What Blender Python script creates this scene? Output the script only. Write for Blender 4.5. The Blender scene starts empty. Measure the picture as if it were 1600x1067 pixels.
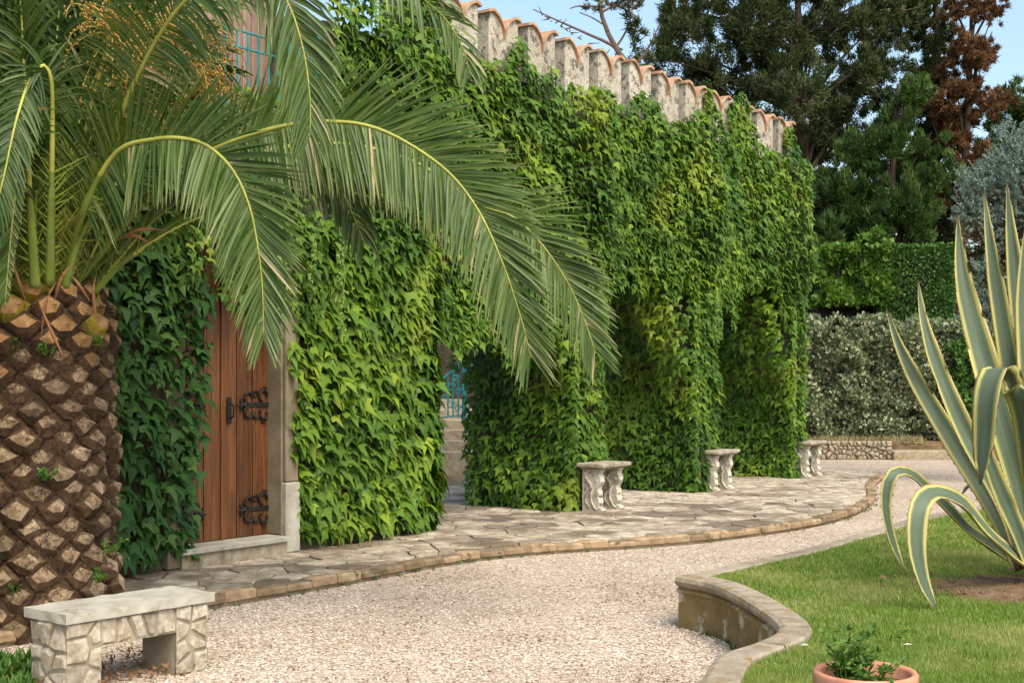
import bpy, math, random
import numpy as np
from mathutils import Vector, Matrix, noise
C = bpy.context.scene
COL = C.collection
R = math.radians
rng = np.random.default_rng(7)
random.seed(7)

# ------------------------------------------------------------------ camera
F, HZ, EYE = 2100.0, 590.0, 1.6          # focal length in photo pixels, horizon row, eye height
cam = bpy.data.cameras.new('camera')
cam.sensor_width = 36; cam.lens = F / 1600 * 36
cam.shift_y = (HZ - 533.5) / 1600
cam.clip_end = 2000; cam.clip_start = 0.05
co = bpy.data.objects.new('camera', cam); COL.objects.link(co)
co.location = (0, 0, EYE); co.rotation_euler = (R(90), 0, 0)
C.camera = co
# ------------------------------------------------------------------ sky + sun
SUN_EL, SUN_AZ = 52, 150                  # azimuth measured clockwise from +Y
w = bpy.data.worlds.new('World'); C.world = w; w.use_nodes = True
nt = w.node_tree; nt.nodes.clear()
sky = nt.nodes.new('ShaderNodeTexSky'); sky.sky_type = 'NISHITA'; sky.sun_disc = False
sky.sun_elevation = R(SUN_EL); sky.sun_rotation = R(SUN_AZ); sky.dust_density = 3.5; sky.ozone_density = 0.5; sky.air_density = 1.0
bg = nt.nodes.new('ShaderNodeBackground'); bg.inputs[1].default_value = 0.15
wo = nt.nodes.new('ShaderNodeOutputWorld')
tn = nt.nodes.new('ShaderNodeMix'); tn.data_type = 'RGBA'; tn.blend_type = 'MULTIPLY'; tn.inputs[0].default_value = 1; tn.inputs[7].default_value = (.99, 1.03, .97, 1)
nt.links.new(sky.outputs[0], tn.inputs[6]); nt.links.new(tn.outputs[2], bg.inputs[0]); nt.links.new(bg.outputs[0], wo.inputs[0])
sl = bpy.data.lights.new('sun', 'SUN'); sl.energy = 1.75; sl.angle = R(34); sl.color = (1, .89, .74)
so = bpy.data.objects.new('sun', sl); COL.objects.link(so)
sd = Vector((math.sin(R(SUN_AZ)) * math.cos(R(SUN_EL)), math.cos(R(SUN_AZ)) * math.cos(R(SUN_EL)), math.sin(R(SUN_EL))))
so.rotation_euler = (-sd).to_track_quat('-Z', 'Y').to_euler()
C.view_settings.view_transform = 'Standard'; C.view_settings.look = 'None'
C.view_settings.exposure = 1.0; C.view_settings.gamma = 1
C.render.engine = 'CYCLES'
C.cycles.max_bounces = 6

# ------------------------------------------------------------------ helpers
def P(px, py, Y):
    return np.array([(px - 800) / F * Y, Y, EYE + (HZ - py) / F * Y])
def G(px, py, z=0.0):
    return P(px, py, (EYE - z) * F / (py - HZ))
U2 = np.array([.582, .813, 0.0]); U2 /= np.linalg.norm(U2)
N2 = np.array([U2[1], -U2[0], 0.0])       # wall's outward normal, towards the path
O2 = np.array([.76, 15.2, 0.0])
def W(t, d, z):                            # along the wall, into the wall, up
    return O2 + U2 * t - N2 * d + np.array([0, 0, z])
UP = np.array([0, 0, 1.0])
def nrm(v):
    v = np.asarray(v, float); return v / (np.linalg.norm(v, axis=-1, keepdims=True) + 1e-9)
def ns(x, y, z=0.0): return noise.noise(Vector((x, y, z)))

def tag(o, label=None, cat=None, group=None, kind=None):
    if label: o['label'] = label
    if cat: o['category'] = cat
    if group: o['group'] = group
    if kind: o['kind'] = kind
    return o
def empty(name, loc, label, cat, group=None):
    o = bpy.data.objects.new(name, None); COL.objects.link(o)
    o.location = tuple(float(v) for v in loc); o.empty_display_size = .2
    return tag(o, label, cat, group)
def rootloc(o):
    p = Vector((0, 0, 0))
    while o is not None: p += Vector(o.location); o = o.parent
    return p
def make_mesh(name, V, Fc, mats, midx=None, smooth=False, tint=None, attrs=None):
    me = bpy.data.meshes.new(name)
    V = np.asarray(V, dtype=np.float32).reshape(-1, 3)
    if isinstance(Fc, np.ndarray):
        k = Fc.shape[1]; n = len(Fc)
        me.vertices.add(len(V)); me.vertices.foreach_set('co', V.ravel())
        me.loops.add(n * k); me.loops.foreach_set('vertex_index', Fc.astype(np.int32).ravel())
        me.polygons.add(n)
        me.polygons.foreach_set('loop_start', np.arange(0, n * k, k, dtype=np.int32))
        me.polygons.foreach_set('loop_total', np.full(n, k, dtype=np.int32))
    else:
        me.from_pydata([tuple(v) for v in V.tolist()], [], Fc)
    for m in (mats if isinstance(mats, (list, tuple)) else [mats]): me.materials.append(m)
    if midx is not None: me.polygons.foreach_set('material_index', np.asarray(midx, dtype=np.int32))
    if smooth: me.polygons.foreach_set('use_smooth', np.ones(len(me.polygons), dtype=bool))
    if tint is not None:
        a = me.attributes.new('tint', 'FLOAT', 'POINT'); a.data.foreach_set('value', np.asarray(tint, dtype=np.float32))
    for k_, v_ in (attrs or {}).items():
        a = me.attributes.new(k_, 'FLOAT', 'POINT'); a.data.foreach_set('value', np.asarray(v_, dtype=np.float32))
    me.update(); me.validate()
    return me
def link(name, me, parent=None, mat4=None):
    o = bpy.data.objects.new(name, me); COL.objects.link(o)
    if parent is not None: o.parent = parent
    if mat4 is not None: o.matrix_basis = mat4
    return o
def obj(name, V, Fc, mats, parent=None, **kw):
    """one mesh object, vertices given in world space"""
    V = np.asarray(V, dtype=float).reshape(-1, 3)
    if parent is not None: V = V - np.array(rootloc(parent))
    return link(name, make_mesh(name, V, Fc, mats, **kw), parent)
class MB:
    """collects shapes for ONE mesh"""
    def __init__(s): s.V = []; s.F = []; s.M = []; s.n = 0; s.T = []
    def add(s, V, Fc, m=0, t=.5):
        V = np.asarray(V, float).reshape(-1, 3)
        s.V.append(V); s.F += [[i + s.n for i in f] for f in Fc]; s.M += [m] * len(Fc); s.n += len(V); s.T += [t] * len(V)
    def box(s, o, a, b, c, m=0):           # origin corner and three edge vectors
        o, a, b, c = [np.asarray(q, float) for q in (o, a, b, c)]
        if np.dot(np.cross(a, b), c) < 0: a, b = b, a
        V = [o, o + a, o + a + b, o + b, o + c, o + a + c, o + a + b + c, o + b + c]
        s.add(V, [[0, 3, 2, 1], [4, 5, 6, 7], [0, 1, 5, 4], [1, 2, 6, 5], [2, 3, 7, 6], [3, 0, 4, 7]], m)
    def bev(s, o, a, b, c, e=.01, m=0):    # bevelled box
        o, a, b, c = [np.asarray(q, float) for q in (o, a, b, c)]
        if np.dot(np.cross(a, b), c) < 0: a, b = b, a
        la, lb, lc = [np.linalg.norm(q) for q in (a, b, c)]
        ea, eb, ec = e / la, e / lb, e / lc
        V = []
        def p(x, y, z): V.append(o + a * x + b * y + c * z)
        rings = [(ea, eb, 0), (0, 0, ec), (0, 0, 1 - ec), (ea, eb, 1)]
        for x, y, z in rings:
            xx, yy = (ea, eb) if (x == 0) else (2 * ea, 2 * eb)
            q = [(xx, y), (1 - xx, y), (1 - x, yy), (1 - x, 1 - yy), (1 - xx, 1 - y), (xx, 1 - y), (x, 1 - yy), (x, yy)]
            for u, v in q: p(u, v, z)
        Fc = [list(range(7, -1, -1)), list(range(24, 32))]
        for r in range(3):
            for i in range(8):
                j = (i + 1) % 8; Fc.append([r * 8 + i, r * 8 + j, r * 8 + 8 + j, r * 8 + 8 + i])
        s.add(V, Fc, m)
    def tube(s, pts, rad, k=6, m=0, caps=True):
        pts = np.asarray(pts, float); n = len(pts)
        rad = np.full(n, rad) if np.isscalar(rad) else np.asarray(rad)
        T = nrm(np.gradient(pts, axis=0)); ref = np.array([0.31, .17, .93])
        V = []
        for i in range(n):
            a = nrm(np.cross(T[i], ref)); b = np.cross(T[i], a)
            for j in range(k):
                an = 2 * math.pi * j / k; V.append(pts[i] + rad[i] * (a * math.cos(an) + b * math.sin(an)))
        Fc = [[i * k + j, i * k + (j + 1) % k, (i + 1) * k + (j + 1) % k, (i + 1) * k + j] for i in range(n - 1) for j in range(k)]
        if caps: Fc += [list(range(k - 1, -1, -1)), [(n - 1) * k + j for j in range(k)]]
        s.add(V, Fc, m)
    def lathe(s, c, prof, k=20, m=0):      # prof: (radius, z)
        V = []; n = len(prof)
        for r, z in prof:
            for j in range(k):
                an = 2 * math.pi * j / k; V.append([c[0] + r * math.cos(an), c[1] + r * math.sin(an), c[2] + z])
        Fc = [[i * k + j, i * k + (j + 1) % k, (i + 1) * k + (j + 1) % k, (i + 1) * k + j] for i in range(n - 1) for j in range(k)]
        s.add(V, Fc, m)
    def prism(s, poly, fr, h0, h1, bev=.006, m=0, jit=0):
        """convex polygon (x,y list) standing on frame fr=(origin, ex, ey, en), from height h0 to h1"""
        o, ex, ey, en = fr; p = np.asarray(poly, float); n = len(p); c = p.mean(0)
        q = c + (p - c) * (1 - bev / (np.abs(p - c).mean() + 1e-6))
        def w3(a, h): return o + ex * a[0] + ey * a[1] + en * h
        tilt = [random.uniform(-jit, jit) for _ in range(2)]
        V = [w3(a, h0) for a in p] + [w3(a, h1 - bev) for a in p] + [w3(a, h1 + np.dot(a - c, tilt)) for a in q]
        Fc = [[2 * n + i for i in range(n)]]
        for r in range(2):
            for i in range(n):
                j = (i + 1) % n; Fc.append([r * n + i, r * n + j, (r + 1) * n + j, (r + 1) * n + i])
        if np.dot(np.cross(ex, ey), en) < 0: Fc = [f[::-1] for f in Fc]
        s.add(V, Fc, m)
    def build(s, name, mats, parent=None, smooth=False, tint=False):
        return obj(name, np.concatenate(s.V), s.F, mats, parent, midx=s.M, smooth=smooth, tint=s.T if tint else None)

def crom(pts, n):
    pts = np.asarray(pts, float); k = len(pts)
    Pp = np.vstack([2 * pts[0] - pts[1], pts, 2 * pts[-1] - pts[-2]]); out = []
    for i in range(k - 1):
        p0, p1, p2, p3 = Pp[i:i + 4]
        for t in np.linspace(0, 1, 24, endpoint=False):
            out.append(.5 * ((2 * p1) + (-p0 + p2) * t + (2 * p0 - 5 * p1 + 4 * p2 - p3) * t * t + (-p0 + 3 * p1 - 3 * p2 + p3) * t ** 3))
    out.append(pts[-1]); out = np.array(out)
    d = np.r_[0, np.cumsum(np.linalg.norm(np.diff(out, axis=0), axis=1))]
    s = np.linspace(0, d[-1], n)
    return np.stack([np.interp(s, d, out[:, i]) for i in range(out.shape[1])], 1)

def voronoi(w_, h_, n, seed, jitter=.42, gap=.008):
    """irregular convex cells in a rectangle, each drawn back by gap"""
    r = random.Random(seed)
    nx = max(1, round(math.sqrt(n * w_ / h_))); ny = max(1, round(n / nx))
    S = [((i + .5 + r.uniform(-jitter, jitter)) * w_ / nx, (j + .5 + r.uniform(-jitter, jitter)) * h_ / ny) for i in range(nx) for j in range(ny)]
    rr = 3.2 * max(w_ / nx, h_ / ny); out = []
    for a in S:
        poly = [(0, 0), (w_, 0), (w_, h_), (0, h_)]
        for b in S:
            dx, dy = b[0] - a[0], b[1] - a[1]; L = math.hypot(dx, dy)
            if L == 0 or L > rr: continue
            dx /= L; dy /= L; lim = L / 2 - gap
            new = []
            for i in range(len(poly)):
                p, q = poly[i], poly[(i + 1) % len(poly)]
                dp = (p[0] - a[0]) * dx + (p[1] - a[1]) * dy - lim; dq = (q[0] - a[0]) * dx + (q[1] - a[1]) * dy - lim
                if dp <= 0: new.append(p)
                if dp * dq < 0:
                    t = dp / (dp - dq); new.append((p[0] + t * (q[0] - p[0]), p[1] + t * (q[1] - p[1])))
            poly = new
            if len(poly) < 3: break
        if len(poly) >= 3: out.append(poly)
    return out

# ------------------------------------------------------------------ materials
def srgb(r, g, b):
    f = lambda c: ((c / 255 + .055) / 1.055) ** 2.4 if c > 10 else c / 255 / 12.92
    return (f(r), f(g), f(b), 1)
def ramp(n, stops):
    r = n.nodes.new('ShaderNodeValToRGB'); e = r.color_ramp.elements
    while len(e) < len(stops): e.new(.5)
    for i, (p, c) in enumerate(stops):
        e[i].position = p; e[i].color = c if len(c) == 4 else (*c, 1)
    return r
def base(name, rough=.7, spec=.3):
    m = bpy.data.materials.new(name); m.use_nodes = True; n = m.node_tree; b = n.nodes['Principled BSDF']
    b.inputs['Roughness'].default_value = rough; b.inputs['Specular IOR Level'].default_value = spec
    return m, n, b
def tex(n, kind, scale, detail=4, rough=.6, vec=None, **kw):
    t = n.nodes.new(kind)
    t.inputs['Scale'].default_value = scale
    if 'Detail' in t.inputs and kind == 'ShaderNodeTexNoise': t.inputs['Detail'].default_value = detail; t.inputs['Roughness'].default_value = rough
    if vec is not None: n.links.new(vec, t.inputs['Vector'])
    return t
def wpos(n):
    g = n.nodes.new('ShaderNodeNewGeometry'); return g.outputs['Position']
def mapped(n, src, sc):
    mp = n.nodes.new('ShaderNodeMapping'); mp.inputs['Scale'].default_value = sc; n.links.new(src, mp.inputs['Vector']); return mp.outputs[0]
def mix(n, fac, a, b, mode='MIX'):
    x = n.nodes.new('ShaderNodeMix'); x.data_type = 'RGBA'; x.blend_type = mode
    for sock, v in ((x.inputs[0], fac), (x.inputs[6], a), (x.inputs[7], b)):
        if hasattr(v, 'links') or hasattr(v, 'is_linked'): n.links.new(v, sock)
        elif isinstance(v, (int, float)): sock.default_value = v
        else: sock.default_value = v if len(v) == 4 else (*v, 1)
    return x.outputs[2]
def bump(n, b, h, strength=.5, dist=.01):
    x = n.nodes.new('ShaderNodeBump'); x.inputs['Strength'].default_value = strength; x.inputs['Distance'].default_value = dist
    n.links.new(h, x.inputs['Height']); n.links.new(x.outputs[0], b.inputs['Normal'])
def stone_mat(name, cols, scale=6, rough=.85, bs=.6, bd=.01, stain=None, stain_scale=2.5, stain_lo=.5, stain_hi=.62, per_obj=.5, speck=None):
    m, n, b = base(name, rough, .25); p = wpos(n)
    t = tex(n, 'ShaderNodeTexNoise', scale, 8, .65, p)
    k = len(cols); r = ramp(n, [(.3 + .4 * i / (k - 1), c) for i, c in enumerate(cols)]); n.links.new(t.outputs['Fac'], r.inputs[0])
    col = r.outputs[0]
    if per_obj:
        oi = n.nodes.new('ShaderNodeObjectInfo'); r2 = ramp(n, [(0, (1 - per_obj, (1 - per_obj) * .97, (1 - per_obj) * .93)), (.5, (1, .97, .93)), (1, (1 + per_obj * .35,) * 3)])
        n.links.new(oi.outputs['Random'], r2.inputs[0]); col = mix(n, 1.0, col, r2.outputs[0], 'MULTIPLY')
    if stain:
        s = tex(n, 'ShaderNodeTexNoise', stain_scale, 6, .7, p); r3 = ramp(n, [(stain_lo, (0, 0, 0)), (stain_hi, (1, 1, 1))])
        n.links.new(s.outputs['Fac'], r3.inputs[0]); col = mix(n, r3.outputs[0], col, stain)
    if speck:
        s = tex(n, 'ShaderNodeTexNoise', 60, 3, .6, p); r4 = ramp(n, [(.56, (0, 0, 0)), (.64, (1, 1, 1))]); n.links.new(s.outputs['Fac'], r4.inputs[0]); col = mix(n, r4.outputs[0], col, speck)
    n.links.new(col, b.inputs['Base Color'])
    t2 = tex(n, 'ShaderNodeTexNoise', scale * 7, 6, .7, p)
    bump(n, b, t2.outputs['Fac'], bs, bd)
    return m
def leaf_mat(name, stops, patch=None, patch_scale=.8, plo=.52, phi=.66, rough=.45, spec=.35, trans=.3, tcol=(1.15, 1.2, .5), grain=0):
    m, n, b = base(name, rough, spec)
    a = n.nodes.new('ShaderNodeAttribute'); a.attribute_name = 'tint'
    r = ramp(n, stops); n.links.new(a.outputs['Fac'], r.inputs[0]); col = r.outputs[0]
    if patch:
        t = tex(n, 'ShaderNodeTexNoise', patch_scale, 3, .6, wpos(n)); r2 = ramp(n, [(plo, (0, 0, 0)), (phi, (1, 1, 1))]); n.links.new(t.outputs['Fac'], r2.inputs[0])
        col = mix(n, r2.outputs[0], col, patch)
    if grain:
        t = tex(n, 'ShaderNodeTexNoise', grain, 2, .6, wpos(n)); r2 = ramp(n, [(.3, (.72, .72, .72)), (.7, (1.2, 1.2, 1.15))]); n.links.new(t.outputs['Fac'], r2.inputs[0])
        col = mix(n, 1.0, col, r2.outputs[0], 'MULTIPLY')
    n.links.new(col, b.inputs['Base Color'])
    tr = n.nodes.new('ShaderNodeBsdfTranslucent'); n.links.new(mix(n, 1.0, col, (*tcol, 1), 'MULTIPLY'), tr.inputs[0])
    ms = n.nodes.new('ShaderNodeMixShader'); ms.inputs[0].default_value = trans
    o = n.nodes['Material Output']; n.links.new(b.outputs[0], ms.inputs[1]); n.links.new(tr.outputs[0], ms.inputs[2]); n.links.new(ms.outputs[0], o.inputs[0])
    return m

M = {}
M['wall'] = stone_mat('shade_dark_plaster', [(.055, .045, .03), (.10, .085, .06), (.16, .14, .10)], 3, stain=(.03, .03, .018), per_obj=0)  # plaster colour darkened to stand for shade in gaps between ivy leaves
M['merlon'] = stone_mat('weathered_render', [(.33, .29, .23), (.46, .42, .35), (.56, .52, .45)], 7, stain=(.13, .12, .10), stain_scale=9, stain_lo=.52, stain_hi=.6, per_obj=.15, bs=.9, speck=(.12, .11, .09))
M['terracotta'] = stone_mat('terracotta_tile', [(.34, .16, .09), (.45, .24, .15), (.56, .38, .26)], 9, stain=(.42, .36, .24), stain_scale=5, stain_lo=.46, stain_hi=.62, per_obj=.25)
M['slab'] = stone_mat('worn_stone_slab', [(.26, .24, .19), (.36, .335, .28), (.44, .42, .36)], 5, stain=(.17, .15, .10), stain_scale=7, stain_lo=.55, stain_hi=.7, per_obj=0, bs=.35, bd=.004)
M['rubble'] = stone_mat('cream_rubble_stone', [(.24, .20, .145), (.46, .41, .325), (.66, .61, .53)], 19, stain=(.36, .25, .13), stain_scale=6, stain_lo=.58, stain_hi=.72, per_obj=.35, bs=1, bd=.012)
M['mortar'] = stone_mat('mortar', [(.22, .185, .14), (.33, .29, .22)], 12, per_obj=0)
M['marble'] = stone_mat('weathered_marble', [(.34, .30, .25), (.50, .46, .40), (.62, .58, .51)], 9, stain=(.20, .17, .12), stain_scale=16, stain_lo=.53, stain_hi=.68, per_obj=.1, bs=.5, bd=.006)
M['marble_top'] = stone_mat('lichened_marble', [(.24, .21, .16), (.34, .30, .24), (.44, .40, .33)], 9, stain=(.15, .12, .08), stain_scale=10, per_obj=.1)
M['flag'] = stone_mat('flagstone', [(.18, .145, .105), (.33, .28, .215), (.56, .51, .42)], 7, stain=(.15, .115, .08), stain_scale=1.3, stain_lo=.49, stain_hi=.64, per_obj=.6, bs=.9, bd=.012)
M['joint'] = stone_mat('paving_joint', [(.13, .10, .07), (.22, .18, .13)], 8, stain=(.13, .07, .03), stain_scale=3, per_obj=0)
M['brick'] = stone_mat('edging_brick', [(.19, .13, .075), (.30, .215, .13), (.40, .32, .22)], 9, stain=(.11, .085, .045), stain_scale=4, stain_lo=.55, per_obj=.4, bs=.9, bd=.01)
M['jamb'] = stone_mat('door_surround_stone', [(.16, .13, .085), (.21, .175, .12), (.27, .23, .165)], 3, stain=(.15, .13, .08), stain_scale=2, per_obj=0, bs=.3, bd=.004)
M['retain'] = stone_mat('mossy_render', [(.15, .11, .04), (.23, .17, .075), (.31, .24, .13)], 5, stain=(.48, .43, .33), stain_scale=5.5, stain_lo=.57, stain_hi=.63, per_obj=0, bs=.5)
M['cap'] = stone_mat('weathered_cap', [(.18, .15, .10), (.31, .265, .20), (.40, .36, .29)], 11, stain=(.26, .18, .06), stain_scale=8, stain_lo=.55, stain_hi=.66, per_obj=.1, bs=.8)
M['kerb'] = stone_mat('pale_kerb_stone', [(.20, .165, .125), (.31, .265, .21), (.38, .33, .27)], 7, per_obj=.2)
M['rock'] = stone_mat('dark_rock', [(.025, .02, .012), (.055, .042, .028), (.10, .08, .055)], 4, per_obj=.4, bs=1, bd=.04)
M['earth'] = stone_mat('dry_earth', [(.12, .075, .035), (.20, .13, .07), (.28, .21, .13)], 9, per_obj=0, bs=1, bd=.02)
M['pot'] = stone_mat('terracotta_pot', [(.42, .17, .10), (.52, .24, .15), (.60, .34, .24)], 8, stain=(.45, .38, .30), stain_scale=9, stain_lo=.6, stain_hi=.75, per_obj=0, bs=.15, bd=.003)
def gravel_mat():
    m, n, b = base('gravel', .9, .2); p = wpos(n)
    v = tex(n, 'ShaderNodeTexVoronoi', 55, vec=p)
    r = ramp(n, [(0, (.22, .165, .12)), (.25, (.37, .295, .232)), (.6, (.47, .39, .315)), (1, (.60, .53, .45))])
    sp = n.nodes.new('ShaderNodeSeparateColor'); n.links.new(v.outputs['Color'], sp.inputs[0]); n.links.new(sp.outputs[0], r.inputs[0])
    t = tex(n, 'ShaderNodeTexNoise', .9, 5, .6, p); r2 = ramp(n, [(.35, (.86, .83, .79)), (.65, (1.02, 1.0, .98))]); n.links.new(t.outputs['Fac'], r2.inputs[0])
    n.links.new(mix(n, 1.0, r.outputs[0], r2.outputs[0], 'MULTIPLY'), b.inputs['Base Color'])
    bump(n, b, v.outputs['Distance'], .8, -.015)
    return m
M['gravel'] = gravel_mat()
def pebble_mat():
    m, n, b = base('pebble', .85, .2)
    a = n.nodes.new('ShaderNodeAttribute'); a.attribute_name = 'tint'
    r = ramp(n, [(0, (.14, .09, .05)), (.12, (.29, .22, .16)), (.35, (.44, .36, .285)), (.7, (.54, .46, .38)), (1, (.70, .63, .55))]); n.links.new(a.outputs['Fac'], r.inputs[0])
    n.links.new(r.outputs[0], b.inputs['Base Color']); return m
M['pebble'] = pebble_mat()
def lawn_mat():
    m, n, b = base('lawn_ground', .95, .1); p = wpos(n)
    t = tex(n, 'ShaderNodeTexNoise', 2.2, 6, .65, p); r = ramp(n, [(.35, (.06, .11, .02)), (.55, (.12, .17, .035)), (.7, (.22, .21, .08))]); n.links.new(t.outputs['Fac'], r.inputs[0])
    n.links.new(r.outputs[0], b.inputs['Base Color']); t2 = tex(n, 'ShaderNodeTexNoise', 60, 4, .7, p); bump(n, b, t2.outputs['Fac'], 1, .02); return m
M['lawn'] = lawn_mat()
M['grass'] = leaf_mat('grass_blade', [(0, (.11, .19, .025)), (.5, (.20, .31, .05)), (.85, (.32, .39, .10)), (1, (.50, .45, .22))], patch=(.40, .41, .15), patch_scale=1.6, plo=.45, phi=.70, trans=.35, tcol=(1.1, 1.1, .6))
def wood_mat(name, c0, c1, c2, axis_scale, sc=1):
    m, n, b = base(name, .5, .35)
    tc = n.nodes.new('ShaderNodeTexCoord')
    oi = n.nodes.new('ShaderNodeObjectInfo')
    ad = n.nodes.new('ShaderNodeVectorMath'); ad.operation = 'ADD'; n.links.new(tc.outputs['Object'], ad.inputs[0]); n.links.new(oi.outputs['Random'], ad.inputs[1])
    mv = mapped(n, ad.outputs[0], axis_scale)
    t = tex(n, 'ShaderNodeTexNoise', sc, 8, .65, mv); t.inputs['Distortion'].default_value = .4
    r = ramp(n, [(.3, c0), (.5, c1), (.72, c2)]); n.links.new(t.outputs['Fac'], r.inputs[0])
    r2 = ramp(n, [(0, (.75, .72, .7)), (1, (1.15, 1.15, 1.15))]); n.links.new(oi.outputs['Random'], r2.inputs[0])
    n.links.new(mix(n, 1.0, r.outputs[0], r2.outputs[0], 'MULTIPLY'), b.inputs['Base Color'])
    bump(n, b, t.outputs['Fac'], .25, .004); return m
M['door'] = wood_mat('varnished_oak', (.045, .017, .006), (.115, .042, .013), (.20, .082, .026), (26, 26, 1.6))
M['board'] = wood_mat('weathered_board', (.17, .10, .075), (.30, .20, .16), (.42, .31, .26), (20, 20, 1.2))
def plain(name, col, rough=.6, metal=0, spec=.3, nz=0):
    m, n, b = base(name, rough, spec); b.inputs['Metallic'].default_value = metal
    t = tex(n, 'ShaderNodeTexNoise', nz or 12, 5, .6, wpos(n)); r = ramp(n, [(.3, tuple(c * .7 for c in col)), (.7, tuple(min(1, c * 1.25) for c in col))])
    n.links.new(t.outputs['Fac'], r.inputs[0]); n.links.new(r.outputs[0], b.inputs['Base Color']); return m
M['petal'] = plain('white_petal', (.62, .60, .55), .6)
M['iron'] = plain('wrought_iron', (.025, .022, .02), .55, .4)
M['teal'] = plain('teal_paint', (.02, .20, .22), .45)
M['hedge_shade'] = plain('hedge_inner_shade', (.018, .016, .010), .95)  # near-black colour painted as the shade inside the hedges
M['bark'] = plain('bark', (.055, .04, .028), .9, nz=5)
M['bare'] = plain('bare_twig', (.13, .085, .07), .9)
M['fiber'] = plain('palm_fibre', (.055, .032, .018), .95, nz=30)
M['stalk'] = plain('orange_stalk', (.26, .21, .04), .5)
M['fruit'] = plain('date_fruit', (.30, .165, .03), .5)
M['husk'] = plain('dry_sheath', (.22, .10, .045), .8)
M['deadleaf'] = plain('dead_leaf', (.20, .10, .045), .8)
M['bootside'] = stone_mat('palm_boot_side', [(.035, .020, .011), (.085, .050, .027), (.16, .10, .06)], 22, per_obj=.4, bs=1, bd=.01)
M['bootcut'] = stone_mat('palm_boot_cut', [(.13, .085, .048), (.28, .20, .125), (.46, .36, .25)], 22, per_obj=.45, bs=1, bd=.012, stain=(.08, .05, .03), stain_scale=18)
M['bootfresh'] = stone_mat('palm_boot_fresh', [(.16, .085, .035), (.30, .17, .075), (.42, .27, .14)], 12, per_obj=.3, bs=.8, bd=.01)
M['bootgreen'] = stone_mat('palm_boot_green', [(.12, .11, .015), (.24, .20, .02), (.26, .13, .03)], 7, per_obj=.3, bs=.3, bd=.01)
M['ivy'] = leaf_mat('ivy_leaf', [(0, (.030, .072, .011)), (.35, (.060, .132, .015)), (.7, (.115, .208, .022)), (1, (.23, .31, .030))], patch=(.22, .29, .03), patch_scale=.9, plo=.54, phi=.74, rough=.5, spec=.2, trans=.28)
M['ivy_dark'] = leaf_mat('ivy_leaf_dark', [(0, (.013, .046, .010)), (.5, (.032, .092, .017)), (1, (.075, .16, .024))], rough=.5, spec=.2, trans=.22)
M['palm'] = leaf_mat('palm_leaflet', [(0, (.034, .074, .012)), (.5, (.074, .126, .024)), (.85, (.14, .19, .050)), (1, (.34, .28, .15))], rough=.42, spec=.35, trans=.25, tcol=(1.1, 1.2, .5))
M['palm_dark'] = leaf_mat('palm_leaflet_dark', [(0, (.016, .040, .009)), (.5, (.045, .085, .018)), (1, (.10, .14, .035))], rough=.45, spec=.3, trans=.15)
M['palm_young'] = leaf_mat('palm_young_leaflet', [(0, (.09, .13, .015)), (.5, (.17, .21, .03)), (1, (.30, .30, .08))], rough=.45, spec=.3)
M['rachis'] = plain('palm_rachis', (.33, .34, .07), .45, nz=4)
M['spine'] = plain('palm_spine', (.20, .25, .035), .45, nz=4)
M['petiole'] = plain('palm_petiole', (.14, .19, .035), .45, nz=4)
M['cypress'] = leaf_mat('cypress_spray', [(0, (.020, .034, .013)), (.5, (.055, .080, .028)), (.9, (.115, .14, .048)), (1, (.18, .19, .085))], rough=.7, spec=.2, trans=.12)
M['cypress_mid'] = leaf_mat('cypress_spray_bright', [(0, (.022, .050, .012)), (.5, (.052, .10, .022)), (1, (.115, .18, .042))], rough=.7, spec=.2, trans=.15)
M['deadfol'] = leaf_mat('dead_conifer_spray', [(0, (.055, .032, .016)), (.5, (.14, .075, .036)), (1, (.28, .16, .08))], rough=.8, spec=.1, trans=.1, tcol=(1.1, .9, .7))
M['spruce'] = leaf_mat('blue_spruce_needle', [(0, (.09, .135, .105)), (.5, (.19, .265, .22)), (1, (.36, .45, .39))], rough=.6, spec=.25, trans=.08, tcol=(1, 1, 1))
M['hedge'] = leaf_mat('variegated_leaf', [(0, (.05, .09, .035)), (.30, (.13, .18, .08)), (.6, (.28, .31, .18)), (1, (.52, .51, .35))], rough=.5, spec=.35, trans=.15, tcol=(1, 1, .7))
M['hedge2'] = leaf_mat('clipped_hedge_leaf', [(0, (.025, .07, .012)), (.6, (.055, .14, .02)), (1, (.13, .24, .045))], rough=.6, trans=.2)
M['vine'] = leaf_mat('light_vine_leaf', [(0, (.05, .12, .015)), (.6, (.12, .23, .03)), (1, (.24, .34, .08))], rough=.5, trans=.3)
M['weed'] = leaf_mat('weed_leaf', [(0, (.035, .10, .015)), (.6, (.07, .17, .025)), (1, (.16, .26, .05))], rough=.5, trans=.3)
M['drygrass'] = leaf_mat('dry_grass', [(0, (.10, .09, .03)), (.6, (.24, .19, .09)), (1, (.38, .31, .17))], rough=.8, trans=.2, tcol=(1, .95, .7))
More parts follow.
